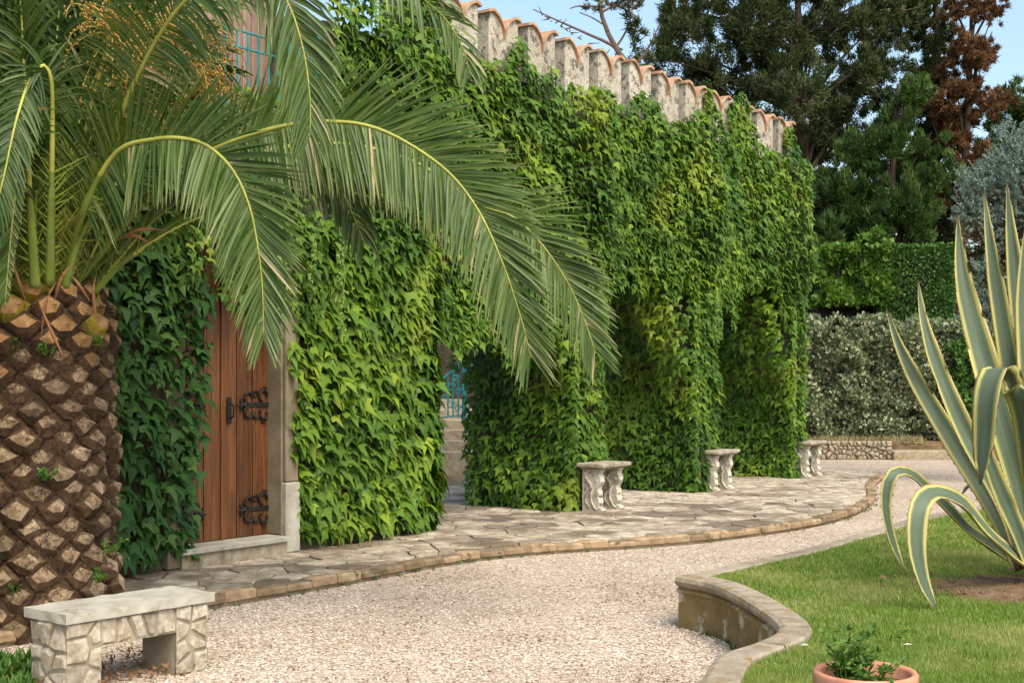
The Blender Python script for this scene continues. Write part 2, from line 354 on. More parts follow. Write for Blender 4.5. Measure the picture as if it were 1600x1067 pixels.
def agave_mat():
    m, n, b = base('agave_leaf', .55, .3)
    a = n.nodes.new('ShaderNodeAttribute'); a.attribute_name = 'across'
    a2 = n.nodes.new('ShaderNodeAttribute'); a2.attribute_name = 'along'
    t = tex(n, 'ShaderNodeTexNoise', 1.0, 4, .6)
    cmb = n.nodes.new('ShaderNodeCombineXYZ'); n.links.new(a.outputs['Fac'], cmb.inputs[0]); n.links.new(a2.outputs['Fac'], cmb.inputs[1])
    mv = mapped(n, cmb.outputs[0], (16, 1.2, 1)); n.links.new(mv, t.inputs['Vector'])
    ab = n.nodes.new('ShaderNodeMath'); ab.operation = 'ABSOLUTE'; n.links.new(a.outputs['Fac'], ab.inputs[0])
    r = ramp(n, [(0, (.105, .140, .088)), (.40, (.078, .110, .072)), (.60, (.125, .165, .09)), (.68, (.38, .34, .10)), (.92, (.48, .43, .17)), (1, (.36, .26, .09))]); n.links.new(ab.outputs[0], r.inputs[0])
    r2 = ramp(n, [(.38, (.72, .76, .78)), (.55, (1, 1, 1)), (.68, (1.5, 1.45, 1.2))]); n.links.new(t.outputs['Fac'], r2.inputs[0])
    c = mix(n, 1.0, r.outputs[0], r2.outputs[0], 'MULTIPLY')
    r3 = ramp(n, [(0, (0, 0, 0)), (.955, (0, 0, 0)), (1, (1, 1, 1))]); n.links.new(a2.outputs['Fac'], r3.inputs[0])
    c = mix(n, r3.outputs[0], c, (.10, .06, .03, 1))
    n.links.new(c, b.inputs['Base Color']); bump(n, b, t.outputs['Fac'], .15, .004); return m
M['agave'] = agave_mat()

# ------------------------------------------------------------------ ground, gravel, patio
def sheet(name, pts, z, mat, label=None):
    V = [[p[0], p[1], z] for p in pts]
    o = obj(name, V, [list(range(len(V)))], mat); return tag(o, label, kind='structure')
sheet('ground', [(-300, -60), (300, -60), (300, 500), (-300, 500)], -.03, M['earth'])
GP = [(-14, -3), (14, -3), (14, 26.4), (-14, 26.4)]
sheet('gravel_path', GP, 0.0, M['gravel'])

EDT = [-14, -6.48, -4.85, -3.64, -2.9, -1.42, .33, 1.7, 2.79, 4.1, 5.12, 6.3, 7.4, 7.97]
EDO = [1.15, 1.15, 1.18, 1.13, 1.30, 2.15, 2.50, 2.50, 2.30, 1.95, 1.50, 1.1, .8, .65]
def edge(t):
    ts = np.linspace(t - .5, t + .5, 5); return float(np.mean(np.interp(ts, EDT, EDO)))
tt = np.arange(-12, 8.01, .2)
pav = MB()
V = []; 
for t in tt:
    for d, z in ((-edge(t) + .02, 0), (-edge(t) + .02, .082), (9, .082)): V.append(W(t, d, z))
Fc = []
for i in range(len(tt) - 1):
    a = i * 3; Fc += [[a, a + 3, a + 4, a + 1], [a + 1, a + 4, a + 5, a + 2]]
Fc.append([(len(tt) - 1) * 3 + k for k in (0, 2, 1)])
patio = obj('paving', V, Fc, M['joint']); tag(patio, kind='structure')
fr = (W(-10, -2.9, 0), U2, -N2, UP)
cells = voronoi(18, 6.2, 1300, 11, .48, .007)
good = []
for c in cells:
    q = []
    for x, y in c:
        t, d = x - 10, y - 2.9; lim = -edge(t) + .13
        q.append((x, max(d, lim) + 2.9))
    q2 = []
    for p in q:
        if not q2 or math.hypot(p[0] - q2[-1][0], p[1] - q2[-1][1]) > .012: q2.append(p)
    if len(q2) < 3: continue
    cx = sum(p[0] for p in q2) / len(q2) - 10; cy = sum(p[1] for p in q2) / len(q2) - 2.9
    ar = abs(sum(q2[i][0] * q2[(i + 1) % len(q2)][1] - q2[(i + 1) % len(q2)][0] * q2[i][1] for i in range(len(q2)))) / 2
    if ar < .01: continue
    if cy > .3 and (cx < -2.7 or cx > 6.5): continue
    pos = W(cx, cy, .1); vis = 0 < pos[1] and abs(pos[0] / pos[1]) < .40 and pos[1] > 8
    good.append((0 if vis else 1, pos[1], q2))
good.sort(key=lambda g: (g[0], g[1]))
rest = MB()
for i, (_, y_, q) in enumerate(good):
    h = .1 + random.uniform(-.006, .006)
    if i < 300:
        mb = MB(); mb.prism(q, fr, .05, h, .006, 0, .012); mb.build('flagstone', M['flag'], patio)
    else: rest.prism(q, fr, .05, h, .006, 0, .01)
if rest.n: tag(rest.build('flagstones', M['flag'], patio), kind='stuff')
t = -9.5; 
while t < 7.6:                              # brick edging, each brick a piece
    L = random.uniform(.22, .30); o0, o1 = edge(t), edge(t + L)
    a = W(t + .003, -o0 + random.uniform(-.008, .008), .02); b_ = W(t + L - .003, -o1 + random.uniform(-.008, .008), .02)
    mb = MB(); mb.bev(a, b_ - a, -N2 * .12, UP * (.076 + random.uniform(-.020, .008)), .016); mb.build('brick', M['brick'], patio)
    t += L

# pebbles lying loose on the path
def in_path(X, Y):
    rel = np.stack([X - O2[0], Y - O2[1]], 1)
    tt_ = rel @ U2[:2]; oo = rel @ N2[:2]
    ok = oo > np.interp(tt_, EDT, EDO) + .02
    return ok
bay = crom([[1.065, 8.6], [1.27, 8.25], [1.38, 7.5], [1.39, 6.84], [1.21, 6.46], [.98, 6.15], [.83, 5.67], [.71, 5.2], [.72, 4.2], [.9, 3.2]], 60)
kerbc = crom([[1.15, 8.72], [1.30, 8.93], [2.21, 10.07], [3.1, 11.4], [3.95, 12.6], [5.2, 13.9], [7, 14.9], [9, 15.6]], 40)
lawn_poly = np.vstack([bay[::-1], kerbc[1:], [[9, 3.2]]])
def inside(poly, X, Y):
    c = np.zeros(len(X), bool); n = len(poly); j = n - 1
    for i in range(n):
        xi, yi = poly[i]; xj, yj = poly[j]
        hit = ((yi > Y) != (yj > Y)) & (X < (xj - xi) * (Y - yi) / (yj - yi + 1e-12) + xi)
        c ^= hit; j = i
    return c
def pebbles(n, ymin, ymax, s0, s1):
    Yp = 1 / rng.uniform(1 / ymax, 1 / ymin, n); X = rng.uniform(-.44, .40, n) * Yp
    k = in_path(X, Yp) & ~inside(lawn_poly, X, Yp); X, Yp = X[k], Yp[k]; n = len(X)
    s = rng.uniform(s0, s1, n)
    O = np.array([[1, 0, 0], [-.2, .9, 0], [-1, 0, 0], [.1, -.9, 0], [0, .1, .75], [0, 0, -.5]])
    an = rng.uniform(0, 6.28, n); ca, sa = np.cos(an), np.sin(an)
    V = np.empty((n, 6, 3)); asp = rng.uniform(.55, 1, n)[:, None]; hz = rng.uniform(.45, .8, n)[:, None]
    jit = 1 + rng.uniform(-.2, .2, (n, 6))
    ox, oy, oz = O[None, :, 0] * jit, O[None, :, 1] * asp * jit, O[None, :, 2] * hz
    V[:, :, 0] = X[:, None] + (ox * ca[:, None] - oy * sa[:, None]) * s[:, None]
    V[:, :, 1] = Yp[:, None] + (ox * sa[:, None] + oy * ca[:, None]) * s[:, None]
    V[:, :, 2] = s[:, None] * (.18 + oz)
    T = np.array([[0, 1, 4], [1, 2, 4], [2, 3, 4], [3, 0, 4]])
    Fc = (T[None] + (np.arange(n) * 6)[:, None, None]).reshape(-1, 3)
    tint = np.repeat(np.clip(rng.normal(.5, .25, n) + .45 * np.array([ns(a * .9, b * .55, 3) + .5 * ns(a * 3, b * 2, 8) for a, b in zip(X, Yp)]), 0, 1), 6)
    return V.reshape(-1, 3), Fc, tint
V, Fc, ti = pebbles(150000, 5.4, 26, .006, .014)
g = obj('gravel', V, Fc, M['pebble'], tint=ti); tag(g, 'loose pinkish cream gravel covering the garden path', kind='stuff')

# ------------------------------------------------------------------ lawn with kerb and curved retaining wall
def sweep(curve, prof, closed_caps=True):
    n = len(curve); k = len(prof); T = nrm(np.gradient(np.asarray(curve), axis=0)); V = []
    for i in range(n):
        nn = np.array([-T[i][1], T[i][0]])      # left of travel
        for o_, z_ in prof: V.append([curve[i][0] + nn[0] * o_, curve[i][1] + nn[1] * o_, z_])
    Fc = [[i * k + j, i * k + (j + 1) % k, (i + 1) * k + (j + 1) % k, (i + 1) * k + j] for i in range(n - 1) for j in range(k)]
    Fc += [list(range(k))[::-1], [(n - 1) * k + j for j in range(k)]]
    return V, Fc
LZ = .30
lp = [tuple(p) for p in lawn_poly]
lawn = sheet('lawn', lp, LZ, M['lawn'])
# travel along the bay: from the far corner towards the camera; its left side is the lawn
wallroot = empty('retaining_wall', (1.2, 7.0, 0), 'low curved moss-stained garden wall with moulded stone cap holding up the lawn', 'garden wall')
V, Fc = sweep(bay, [(0, -.02), (0, .225), (-.018, .235), (-.018, .25), (0, .262), (.11, .262), (.11, -.02)])
obj('wall_body', V, Fc, M['retain'], wallroot, smooth=False)
nb = 12; 
for i in range(nb):                          # cap stones
    a, b_ = int(i * 59 / nb), int((i + 1) * 59 / nb)
    seg = bay[a:b_ + 1].copy(); 
    if len(seg) < 2: continue
    seg[0] += (seg[1] - seg[0]) * .03; seg[-1] += (seg[-2] - seg[-1]) * .03
    V, Fc = sweep(seg, [(0.0, .262), (-.030, .285), (-.038, .305), (-.028, .328), (0.0, .338), (.125, .338), (.133, .325), (.133, .262)])
    obj('cap_stone', V, Fc, M['cap'], wallroot)
kr = empty('lawn_kerb', (2, 10, 0), 'pale flat stone kerb along the far edge of the lawn beside the gravel', 'kerb')
nb = 15
for i in range(nb):
    a, b_ = int(i * 39 / nb), int((i + 1) * 39 / nb)
    seg = kerbc[a:b_ + 1].copy(); seg[0] += (seg[1] - seg[0]) * .01; seg[-1] += (seg[-2] - seg[-1]) * .01
    V, Fc = sweep(seg, [(.02, -.02), (.02, .318), (.01, .322), (-.10, .322), (-.11, .312), (-.11, -.02)])
    obj('kerb_stone', V, Fc, M['kerb'], kr)
def lz(X, Y):
    z = np.full(len(X), LZ); r2 = ((X - 3.0) / .75) ** 2 + ((Y - 8.15) / .8) ** 2
    return z
# bare earth patch round the agave
er = MB(); k = 40; V = [[3.25, 8.15, LZ + .035]]
for rr_, hh in ((.35, .05), (.62, .035), (.85, -.01)):
    for j in range(k):
        an = 2 * math.pi * j / k; q = rr_ * (1 + .22 * ns(math.cos(an) * 1.7, math.sin(an) * 1.7, 3 + rr_))
        V.append([3.25 + q * math.cos(an), 8.15 + q * .72 * math.sin(an), LZ + hh + .012 * ns(an * 5, rr_ * 9)])
Fc = [[0, 1 + j, 1 + (j + 1) % k] for j in range(k)]
for r_ in range(2): Fc += [[1 + r_ * k + j, 1 + (r_ + 1) * k + j, 1 + (r_ + 1) * k + (j + 1) % k, 1 + r_ * k + (j + 1) % k] for j in range(k)]
soil = obj('bare_soil', V, Fc, M['earth'], smooth=True); tag(soil, kind='structure')
soil_poly = np.array([v[:2] for v in V[1 + k:1 + 2 * k]])
V = []; Fc = []
for i in range(2600):
    rr_, an = abs(random.gauss(0, .30)), random.uniform(0, 6.28); p = np.array([3.25 + rr_ * math.cos(an), 8.15 + rr_ * .75 * math.sin(an), LZ + .035]); q = random.uniform(.006, .024)
    k = len(V); V += [p + np.array(o_) * q * random.uniform(.7, 1.3) for o_ in ((1, 0, 0), (0, 1, 0), (-1, 0, 0), (0, -1, 0), (0, 0, .9))]; Fc += [[k, k + 1, k + 4], [k + 1, k + 2, k + 4], [k + 2, k + 3, k + 4], [k + 3, k, k + 4]]
o = obj('soil_clods', V, Fc, M['earth']); tag(o, 'crumbly brown soil round the foot of the agave', kind='stuff')
def grass(n, ymin, ymax):
    Y = 1 / rng.uniform(1 / ymax, 1 / ymin, n) ; X = rng.uniform(.10, .46, n) * Y
    k = inside(lawn_poly, X, Y); X, Y = X[k], Y[k]
    ins = inside(soil_poly, X, Y); keep = (~ins) | (rng.random(len(X)) < .30); X, Y = X[keep], Y[keep]
    d1 = np.min(np.hypot(X[:, None] - bay[None, ::2, 0], Y[:, None] - bay[None, ::2, 1]), 1) if len(X) < 400000 else None
    keep = d1 > .125 + .02 * np.sin(Y * 31); X, Y = X[keep], Y[keep]; n = len(X)
    d2 = np.min(np.hypot(X[:, None] - kerbc[None, ::1, 0], Y[:, None] - kerbc[None, ::1, 1]), 1); keep = d2 > .09; X, Y = X[keep], Y[keep]; n = len(X)
    patch = np.array([ns(x * 2.3, y * 2.3) for x, y in zip(X, Y)])
    h = rng.uniform(.016, .034, n) * (1 + .5 * patch); wd = rng.uniform(.0022, .004, n) * (Y / 8); an = rng.uniform(0, 6.28, n)
    B = np.stack([X, Y, np.full(n, LZ)], 1); D = np.stack([np.cos(an), np.sin(an), 0 * an], 1)
    ln = rng.uniform(0, 6.28, n); Lv = np.stack([np.cos(ln), np.sin(ln), 0 * ln], 1) * (h * rng.uniform(.1, .7, n))[:, None]
    V = np.stack([B - D * wd[:, None], B + D * wd[:, None], B + Lv + UP * h[:, None]], 1).reshape(-1, 3)
    ti = np.repeat(np.clip(rng.normal(.45, .25, n), 0, 1), 3)
    return V, np.arange(3 * n).reshape(-1, 3), ti
V, Fc, ti = grass(330000, 4.3, 14.5)
gr = obj('grass', V, Fc, M['grass'], tint=ti); tag(gr, 'short green lawn grass with dry yellowish patches', 'grass', kind='stuff')

# ------------------------------------------------------------------ the castellated wall
T0, T1, TOP = -4.05, 6.32, 4.78
wall = empty('castellated_wall', W(0, .75, 0), 'long garden wall with arches, swallow-tailed battlements and terracotta coping above the ivy', 'wall')
def arch(t0, t1, zs, za, n=14):
    return [(t0, 0)] + [((t0 + t1) / 2 - (t1 - t0) / 2 * math.cos(math.pi * i / n), zs + (za - zs) * math.sin(math.pi * i / n)) for i in range(n + 1)] + [(t1, 0)]
ARCH = [(-2.62, 0.0, 2.0, 2.75), (.52, 2.92, 2.5, 3.35), (3.45, 6.0, 2.5, 3.35)]
prof = [(T0, 0)]
for a in ARCH: prof += arch(*a)
prof += [(T1, 0), (T1, TOP), (T0, TOP)]
D0, D1 = .10, 1.5
mb = MB(); n = len(prof)
V = [W(t, D0, z) for t, z in prof] + [W(t, D1, z) for t, z in prof]
mb.add(V, [list(range(n)), list(range(2 * n - 1, n - 1, -1))] + [[i, n + i, n + (i + 1) % n, (i + 1) % n] for i in range(n)])
# lower terrace part with the door
prof2 = [(-14, 0), (-5.70, 0), (-5.70, 2.75), (-4.61, 2.75), (-4.61, 0), (T0 - .002, 0), (T0 - .002, 3.85), (-14, 3.85)]
n = len(prof2); V = [W(t, D0 + .002, z) for t, z in prof2] + [W(t, 1.45, z) for t, z in prof2]
mb.add(V, [list(range(n)), list(range(2 * n - 1, n - 1, -1))] + [[i, n + i, n + (i + 1) % n, (i + 1) % n] for i in range(n)])
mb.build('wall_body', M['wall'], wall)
# swallow-tailed merlons
def merlon(t, wd=.55, th=.26, h=.62):
    half = wd / 2; outl = [(-half, 0), (half, 0)]
    dp = .26                                       # each horn is a quarter round falling to the notch in the middle
    right = [(half * x, h - dp * (1 - math.sqrt(max(0, 1 - (1 - x) ** 2)))) for x in (1, .8, .6, .42, .27, .15, .06)] + [(0, h - dp)]
    left = [(-x, z) for x, z in right[:-1]][::-1]
    ol = outl + right + left
    m1 = MB(); n = len(ol)
    V = [W(t + x, D0, TOP - .25 + z) for x, z in ol] + [W(t + x, D0 + th, TOP - .25 + z) for x, z in ol]
    # raise: lower 0.25 sinks into the wall head
    m1.add(V, [list(range(n)), list(range(2 * n - 1, n - 1, -1))] + [[i, n + i, n + (i + 1) % n, (i + 1) % n] for i in range(n)])
    mo = m1.build('merlon', M['merlon'], wall)
    for sgn in (1, -1):                            # curved coping tile on each horn
        top = [(x * sgn, z) for x, z in right]
        top = [(top[0][0] + .025 * sgn, top[0][1] - .03)] + top[1:]
        mt = MB(); k = len(top); V = []
        for x, z in top:
            for dd, dz in ((D0 - .035, .004), (D0 - .035, .034), (D0 + th + .035, .034), (D0 + th + .035, .004)):
                V.append(W(t + x * 1.02, dd, TOP - .25 + z + dz))
        Fc = [[i * 4 + j, i * 4 + (j + 1) % 4, (i + 1) * 4 + (j + 1) % 4, (i + 1) * 4 + j] for i in range(k - 1) for j in range(4)] + [[0, 1, 2, 3][::-1], [(k - 1) * 4 + j for j in range(4)]]
        if sgn < 0: Fc = [f[::-1] for f in Fc]
        mt.add(V, Fc); mt.build('coping_tile', M['terracotta'], mo)
mt_ = -2.75
while mt_ < 6.0: merlon(mt_, .52 + random.uniform(-.015, .015), .26, .90 + random.uniform(-.02, .02)); mt_ += .715
# ------------------------------------------------------------------ door
dr = empty('arched_gate_door', W(-5.14, .2, .25), 'varnished oak plank door with black iron scroll hinges behind the palm frond', 'door')
dr.name = 'wooden_door'
mb = MB(); mb.box(W(-5.69, .245, .25), U2 * 1.08, -N2 * .04, UP * 2.5); mb.build('door_back', M['fiber'], dr)
for i in range(6):
    t = -5.69 + i * .18; mb = MB(); mb.bev(W(t + .009, .21, .258), U2 * .162, -N2 * .035, UP * 2.48, .008); mb.build('plank', M['door'], dr)
    if i < 5 and i != 2:
        mb = MB(); mb.bev(W(t + .168, .203, .258), U2 * .022, -N2 * .007, UP * 2.48, .002); mb.build('cover_strip', M['door'], dr)
mb = MB(); mb.bev(W(-5.165, .192, .258), U2 * .05, -N2 * .018, UP * 2.48, .004); mb.build('meeting_strip', M['door'], dr)
def hinge(z, side):
    mb = MB(); tE = -4.62 if side > 0 else -5.69; s = -1 if side > 0 else 1
    mb.bev(W(tE, .198, z - .02), U2 * (s * .30), -N2 * .010, UP * .04, .003)
    def cur(cx, cz, r, a0, a1, rad=.011):
        pts = [W(tE + s * (cx + r * math.cos(a)), .193, z + cz + r * math.sin(a)) for a in np.linspace(a0, a1, 12)]; mb.tube(pts, rad, 5)
    for q in (1, -1):
        cur(.24, q * .06, .045, q * -1.6, q * 3.0); cur(.30, q * .035, .03, q * 2.6, q * 7, .009)
        cur(.07, q * .075, .045, q * -1.4, q * 3.4); cur(.155, q * .09, .028, q * 4.7, q * 9.5, .009); cur(.06, q * .13, .022, q * -1, q * 4, .008)
    mb.tube([W(tE + s * .28, .193, z), W(tE + s * .37, .193, z)], [.018, .003], 6)
    mb.build('hinge', M['iron'], dr)
for z in (.487, 1.37, 2.25):
    hinge(z, 1); hinge(z, -1)
mb = MB(); mb.bev(W(-5.10, .185, 1.22), U2 * .045, -N2 * .012, UP * .22, .004); mb.tube([W(-5.078, .18, 1.26), W(-5.078, .14, 1.28), W(-5.078, .14, 1.37), W(-5.078, .18, 1.39)], .009, 6); mb.build('handle', M['iron'], dr)
fs = empty('door_surround', W(-5.14, 0, .1), 'plain stone door surround with pale step below the wooden door', 'door frame')
mb = MB(); mb.bev(W(-4.607, .0, .105), U2 * .17, -N2 * .096, UP * .60, .01); mb.build('base_block', M['slab'], fs)
mb = MB(); mb.bev(W(-4.600, .012, .71), U2 * .15, -N2 * .086, UP * 2.2, .008); mb.build('jamb', M['jamb'], fs)
mb = MB(); mb.bev(W(-4.614, .055, .262), U2 * .03, -N2 * .19, UP * 2.45, .005); mb.build('reveal', M['jamb'], fs)
mb = MB(); mb.bev(W(-5.87, .012, .105), U2 * .165, -N2 * .086, UP * 2.7, .01); mb.build('jamb', M['jamb'], fs)
mb = MB(); mb.bev(W(-5.87, .008, 2.915), U2 * 1.42, -N2 * .09, UP * .25, .01); mb.build('lintel', M['jamb'], fs)
mb = MB(); mb.bev(W(-5.80, -.05, .21), U2 * 1.185, -N2 * .30, UP * .045, .006); mb.build('threshold_slab', M['slab'], fs)
mb = MB(); mb.bev(W(-5.76, -.02, .09), U2 * 1.145, -N2 * .26, UP * .122, .004); mb.build('step_riser', M['cap'], fs)
# ------------------------------------------------------------------ terrace railing and board screen
rl = empty('terrace_railing', W(-5.5, .15, 3.85), 'teal painted iron railing with ball-topped post on the terrace above the door', 'railing')
mb = MB(); p0 = W(T0 - .02, .16, 3.85)
mb.tube([p0, p0 + UP * .72], .022, 8); mb.lathe(p0 + UP * .75, [(.001, -.04), (.028, -.028), (.04, 0), (.028, .028), (.001, .04)], 10); mb.build('post', M['teal'], rl)
for z in (.12, .50, .64):
    mb = MB(); mb.bev(W(-8, .15, 3.85 + z), U2 * 3.95, -N2 * .02, UP * .015, .003); mb.build('rail', M['teal'], rl)
t = -7.9
while t < -4.15:
    mb = MB(); mb.tube([W(t, .16, 3.85), W(t, .16, 4.49)], .009, 6); mb.build('baluster', M['teal'], rl); t += .12
for q in range(3):
    mb = MB(); c0 = W(-4.2 - .12 * q, .16, 3.85 + .57); mb.tube([c0 + U2 * .05 * math.cos(a) + UP * .055 * math.sin(a) for a in np.linspace(0, 6.28, 16)], .008, 5); mb.build('scroll', M['teal'], rl)
bs = empty('board_screen', W(-5.5, .7, 3.85), 'weathered pinkish brown vertical board screen behind the teal terrace railing', 'screen')
t = -8.2
while t < -4.2:
    wv = random.uniform(.10, .13); mb = MB(); mb.bev(W(t, .7, 3.86), U2 * (wv - .012), -N2 * .025, UP * (2.6 + random.uniform(-.05, .03)), .004); mb.build('board', M['board'], bs); t += wv

# ------------------------------------------------------------------ ivy
LO = np.array([[0, 0, 0], [-.20, -.05, -.02], [-.47, .27, -.06], [-.20, .36, 0], [0, 1.0, -.16], [.20, .36, 0], [.47, .27, -.06], [.20, -.05, -.02], [0, .34, .045], [-.33, .02, -.05], [.33, .02, -.05]])
LF = np.array([[8, 0, 1], [8, 1, 9], [8, 9, 2], [8, 2, 3], [8, 3, 4], [8, 4, 5], [8, 5, 6], [8, 6, 10], [8, 10, 7], [8, 7, 0]])[:, ::-1]
def ivy_plant(root, surfs, size, mat, seed, nparts=300, tintc=.45, density=430):
    r = np.random.default_rng(seed); Ps = []; Ns = []; Ls = []; Tb = []
    for (fn, N, a0, a1, b0, b1, mask, thick) in surfs:
        area = abs((a1 - a0) * (b1 - b0)); n = int(area * density); A = r.uniform(a0, a1, n); B = r.uniform(b0, b1, n)
        for a, b in zip(A, B):
            if mask and not mask(a, b): continue
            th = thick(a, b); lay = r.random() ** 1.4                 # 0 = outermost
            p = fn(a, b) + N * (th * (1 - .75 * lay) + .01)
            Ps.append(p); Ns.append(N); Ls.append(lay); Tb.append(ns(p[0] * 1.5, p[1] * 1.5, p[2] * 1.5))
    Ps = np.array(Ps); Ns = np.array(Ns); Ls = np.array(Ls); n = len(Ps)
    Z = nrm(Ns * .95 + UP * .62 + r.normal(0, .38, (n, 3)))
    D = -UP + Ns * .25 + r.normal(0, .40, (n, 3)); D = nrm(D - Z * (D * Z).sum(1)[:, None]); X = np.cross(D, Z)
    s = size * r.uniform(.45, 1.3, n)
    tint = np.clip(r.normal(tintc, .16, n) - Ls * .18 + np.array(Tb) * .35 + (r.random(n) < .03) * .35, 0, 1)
    score = s / Ps[:, 1] - Ls * .02; xy = Ps[:, 0] / Ps[:, 1]; py = HZ - (Ps[:, 2] - EYE) * F / Ps[:, 1]
    score = np.where((np.abs(xy) < .385) & (py > -10) & (Ls < .25), score, -1)
    order = np.argsort(-score); part = set(order[:nparts].tolist())
    base_ = np.array(rootloc(root)); bins = {}
    for i in order[:nparts]:
        kb = int(tint[i] * 7.99)
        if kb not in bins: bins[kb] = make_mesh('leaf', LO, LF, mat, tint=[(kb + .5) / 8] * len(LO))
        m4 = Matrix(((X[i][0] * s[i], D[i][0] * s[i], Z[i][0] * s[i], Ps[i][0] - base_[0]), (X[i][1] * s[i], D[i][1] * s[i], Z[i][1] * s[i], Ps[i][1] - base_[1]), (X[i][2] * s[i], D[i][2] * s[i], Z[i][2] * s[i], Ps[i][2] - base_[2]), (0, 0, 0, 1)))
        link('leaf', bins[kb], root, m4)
    q = np.array([i for i in range(n) if i not in part]); k = len(LO)
    wid = r.uniform(.85, 1.15, (len(q), 1, 1)) * s[q][:, None, None]
    V = Ps[q][:, None] + X[q][:, None] * (LO[None, :, 0:1] * wid) + D[q][:, None] * (LO[None, :, 1:2] * s[q][:, None, None]) + Z[q][:, None] * (LO[None, :, 2:3] * s[q][:, None, None])
    Fc = (LF[None] + (np.arange(len(q)) * k)[:, None, None]).reshape(-1, 3)
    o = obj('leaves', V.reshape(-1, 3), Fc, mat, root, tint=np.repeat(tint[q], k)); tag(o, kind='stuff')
    # woody stems behind the leaves
    st = MB()
    for _ in range(9):
        fn, N, a0, a1, b0, b1, mask, th = surfs[r.integers(len(surfs))]
        a = r.uniform(a0 + .1, a1 - .1) if a1 - a0 > .3 else (a0 + a1) / 2
        pts = [fn(a + .12 * math.sin(q_ * 2.1 + a * 5), b0 + (b1 - b0) * q_ * .8) + N * .02 for q_ in np.linspace(0, 1, 8)]
        if mask and not all(mask(a, b0 + (b1 - b0) * q_ * .8) for q_ in (0, .3, .6)): continue
        st.tube(pts, np.linspace(.016, .005, 8), 5)
    if st.n: tag(st.build('stems', M['bark'], root), kind='stuff')
def th(amp, base_=.06, f=1.3, ph=0): return lambda a, b: max(.03, base_ + amp * (.5 + ns(a * f + ph, b * f * .8, ph)) + .05 * ns(a * 4, b * 4, 7 + ph))
def topz(t): return 4.91 + .24 * ns(t * 1.3, 4.1) + max(0, 1.7 * ns(t * 1.9, 9.7) - .10) + .18 * ns(t * 7, 2.7) + max(0, 1 - abs(t + 2.55) / .35) * .8 + (.45 if t < -3.0 else 0)
def archtop(t, hang=True):
    for a0, a1, zs, za in ARCH:
        if a0 - .02 <= t <= a1 + .02:
            m_ = (a0 + a1) / 2; h = max(0, 1 - ((t - m_) / ((a1 - a0) / 2 + .001)) ** 2) ** .5
            z = zs + (za - zs) * h
            if hang and t < -1.2: z = min(z, 2.12 + .12 * ns(t * 6, 1))
            if hang: z -= .15 + (.05 if t < -1.2 else .55) * (.5 + ns(t * 3.1, 2.2)) + max(0, ns(t * 9, 5.5)) * .35
            return z
    return None
FRONT = lambda t, z: W(t, D0, z)
# upper wall
def m_up(t, z):
    if z > topz(t): return False
    a = archtop(t)
    return z > (a if a is not None else 2.15 + .2 * ns(t * 2, 1))
surf_up = [(FRONT, N2, T0 + .02, T1, 1.4, 5.75, m_up, lambda a, b: min(1, max(.30, (b - 2.2) / 1.2)) * max(.04, .06 + .18 * (.45 + ns(a * 1.1, b * .6, 3)) + .07 * ns(a * 4, b * 4) + .17 * max(math.exp(-((a - q_) / .42) ** 2) for q_ in (.2, 3.15, 6.0, -3.2))) * min(1, max(.25, (5.5 - b) / .7)))]
for a0, a1, zs, za in ARCH:
    surf_up.append((lambda t, d, za=za: W(t, d, archtop(t, False) or za), -UP, a0 + .1, a1 - .1, .1, 1.45, None, th(.15, .05)))
surf_up.append((lambda d, z: W(T1, d, z), U2, .12, 1.5, 2.2, 4.9, None, th(.06, .04)))
surf_up.append((lambda t, d: W(t, d, TOP), UP, T0, T1, .4, 1.4, None, th(.15, .05)))
ivr = empty('climbing_ivy', W(1, 0, 3), 'thick creeper curtain covering the upper wall above the arches up to the battlements', 'ivy', 'creepers growing on the long wall')
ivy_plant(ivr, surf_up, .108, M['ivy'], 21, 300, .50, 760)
def pier_plant(ta, tb, label, seed, size, mat=None, ttop=3.3, thj=.20, cut=None):
    rt = empty('climbing_ivy', W((ta + tb) / 2, .7, 0), label, 'ivy', 'creepers growing on the long wall')
    bot = lambda a: .12 + .08 * ns(a * 3.3, seed * .7)
    sf = [(FRONT, N2, ta, tb, .1, ttop, lambda a, b: b > bot(a), th(.14, .05, 1.6, seed)),
          (lambda d, z: W(ta, d, z), -U2, .0, 1.5, .1, ttop, lambda a, b: b > bot(a), lambda a, b, f_=th(thj, .06, 1.6, seed + .5): f_(a, b) + .60 * max(0, b - 1.5 + .5 * ns(a * 2, seed))),
          (lambda d, z: W(tb, d, z), U2, .1, 1.5, .1, ttop, lambda a, b: b > bot(a), th(.12, .05, 1.6, seed + .9)),
          (lambda a, z: W(ta, D0, z) + nrm(N2 - U2) * 0, nrm(N2 - U2), 0, .25, .1, ttop, lambda a, b: b > bot(a), th(.10, .06, 1.6, seed))]
    ivy_plant(rt, sf, size, mat or M['ivy'], seed, 300, .50, 640)
pier_plant(0.02, .52, 'creeper wrapping the arch pier behind the nearest of the three marble benches', 31, .115)
pier_plant(2.92, 3.45, 'creeper wrapping the arch pier behind the middle marble bench', 32, .115)
pier_plant(6.0, 6.32, 'creeper wrapping the last arch pier at the far end behind the farthest marble bench', 33, .11)
rt = empty('climbing_ivy', W(-3.6, 0, 0), 'large-leaved light green creeper on the wall block just right of the wooden door', 'ivy', 'creepers growing on the long wall')
def m1(a, b):
    if b < .20 + .08 * ns(a * 3, 2): return False
    if a < T0 - .02 and b > 4.0 + .1 * ns(a * 3, 1): return False
    if a < (-4.53 if b > .80 else -4.43) + .06 * ns(b * 3, 8): return False
    if a < -4.0 and b > 2.6 and b < 2.6: return False
    return True
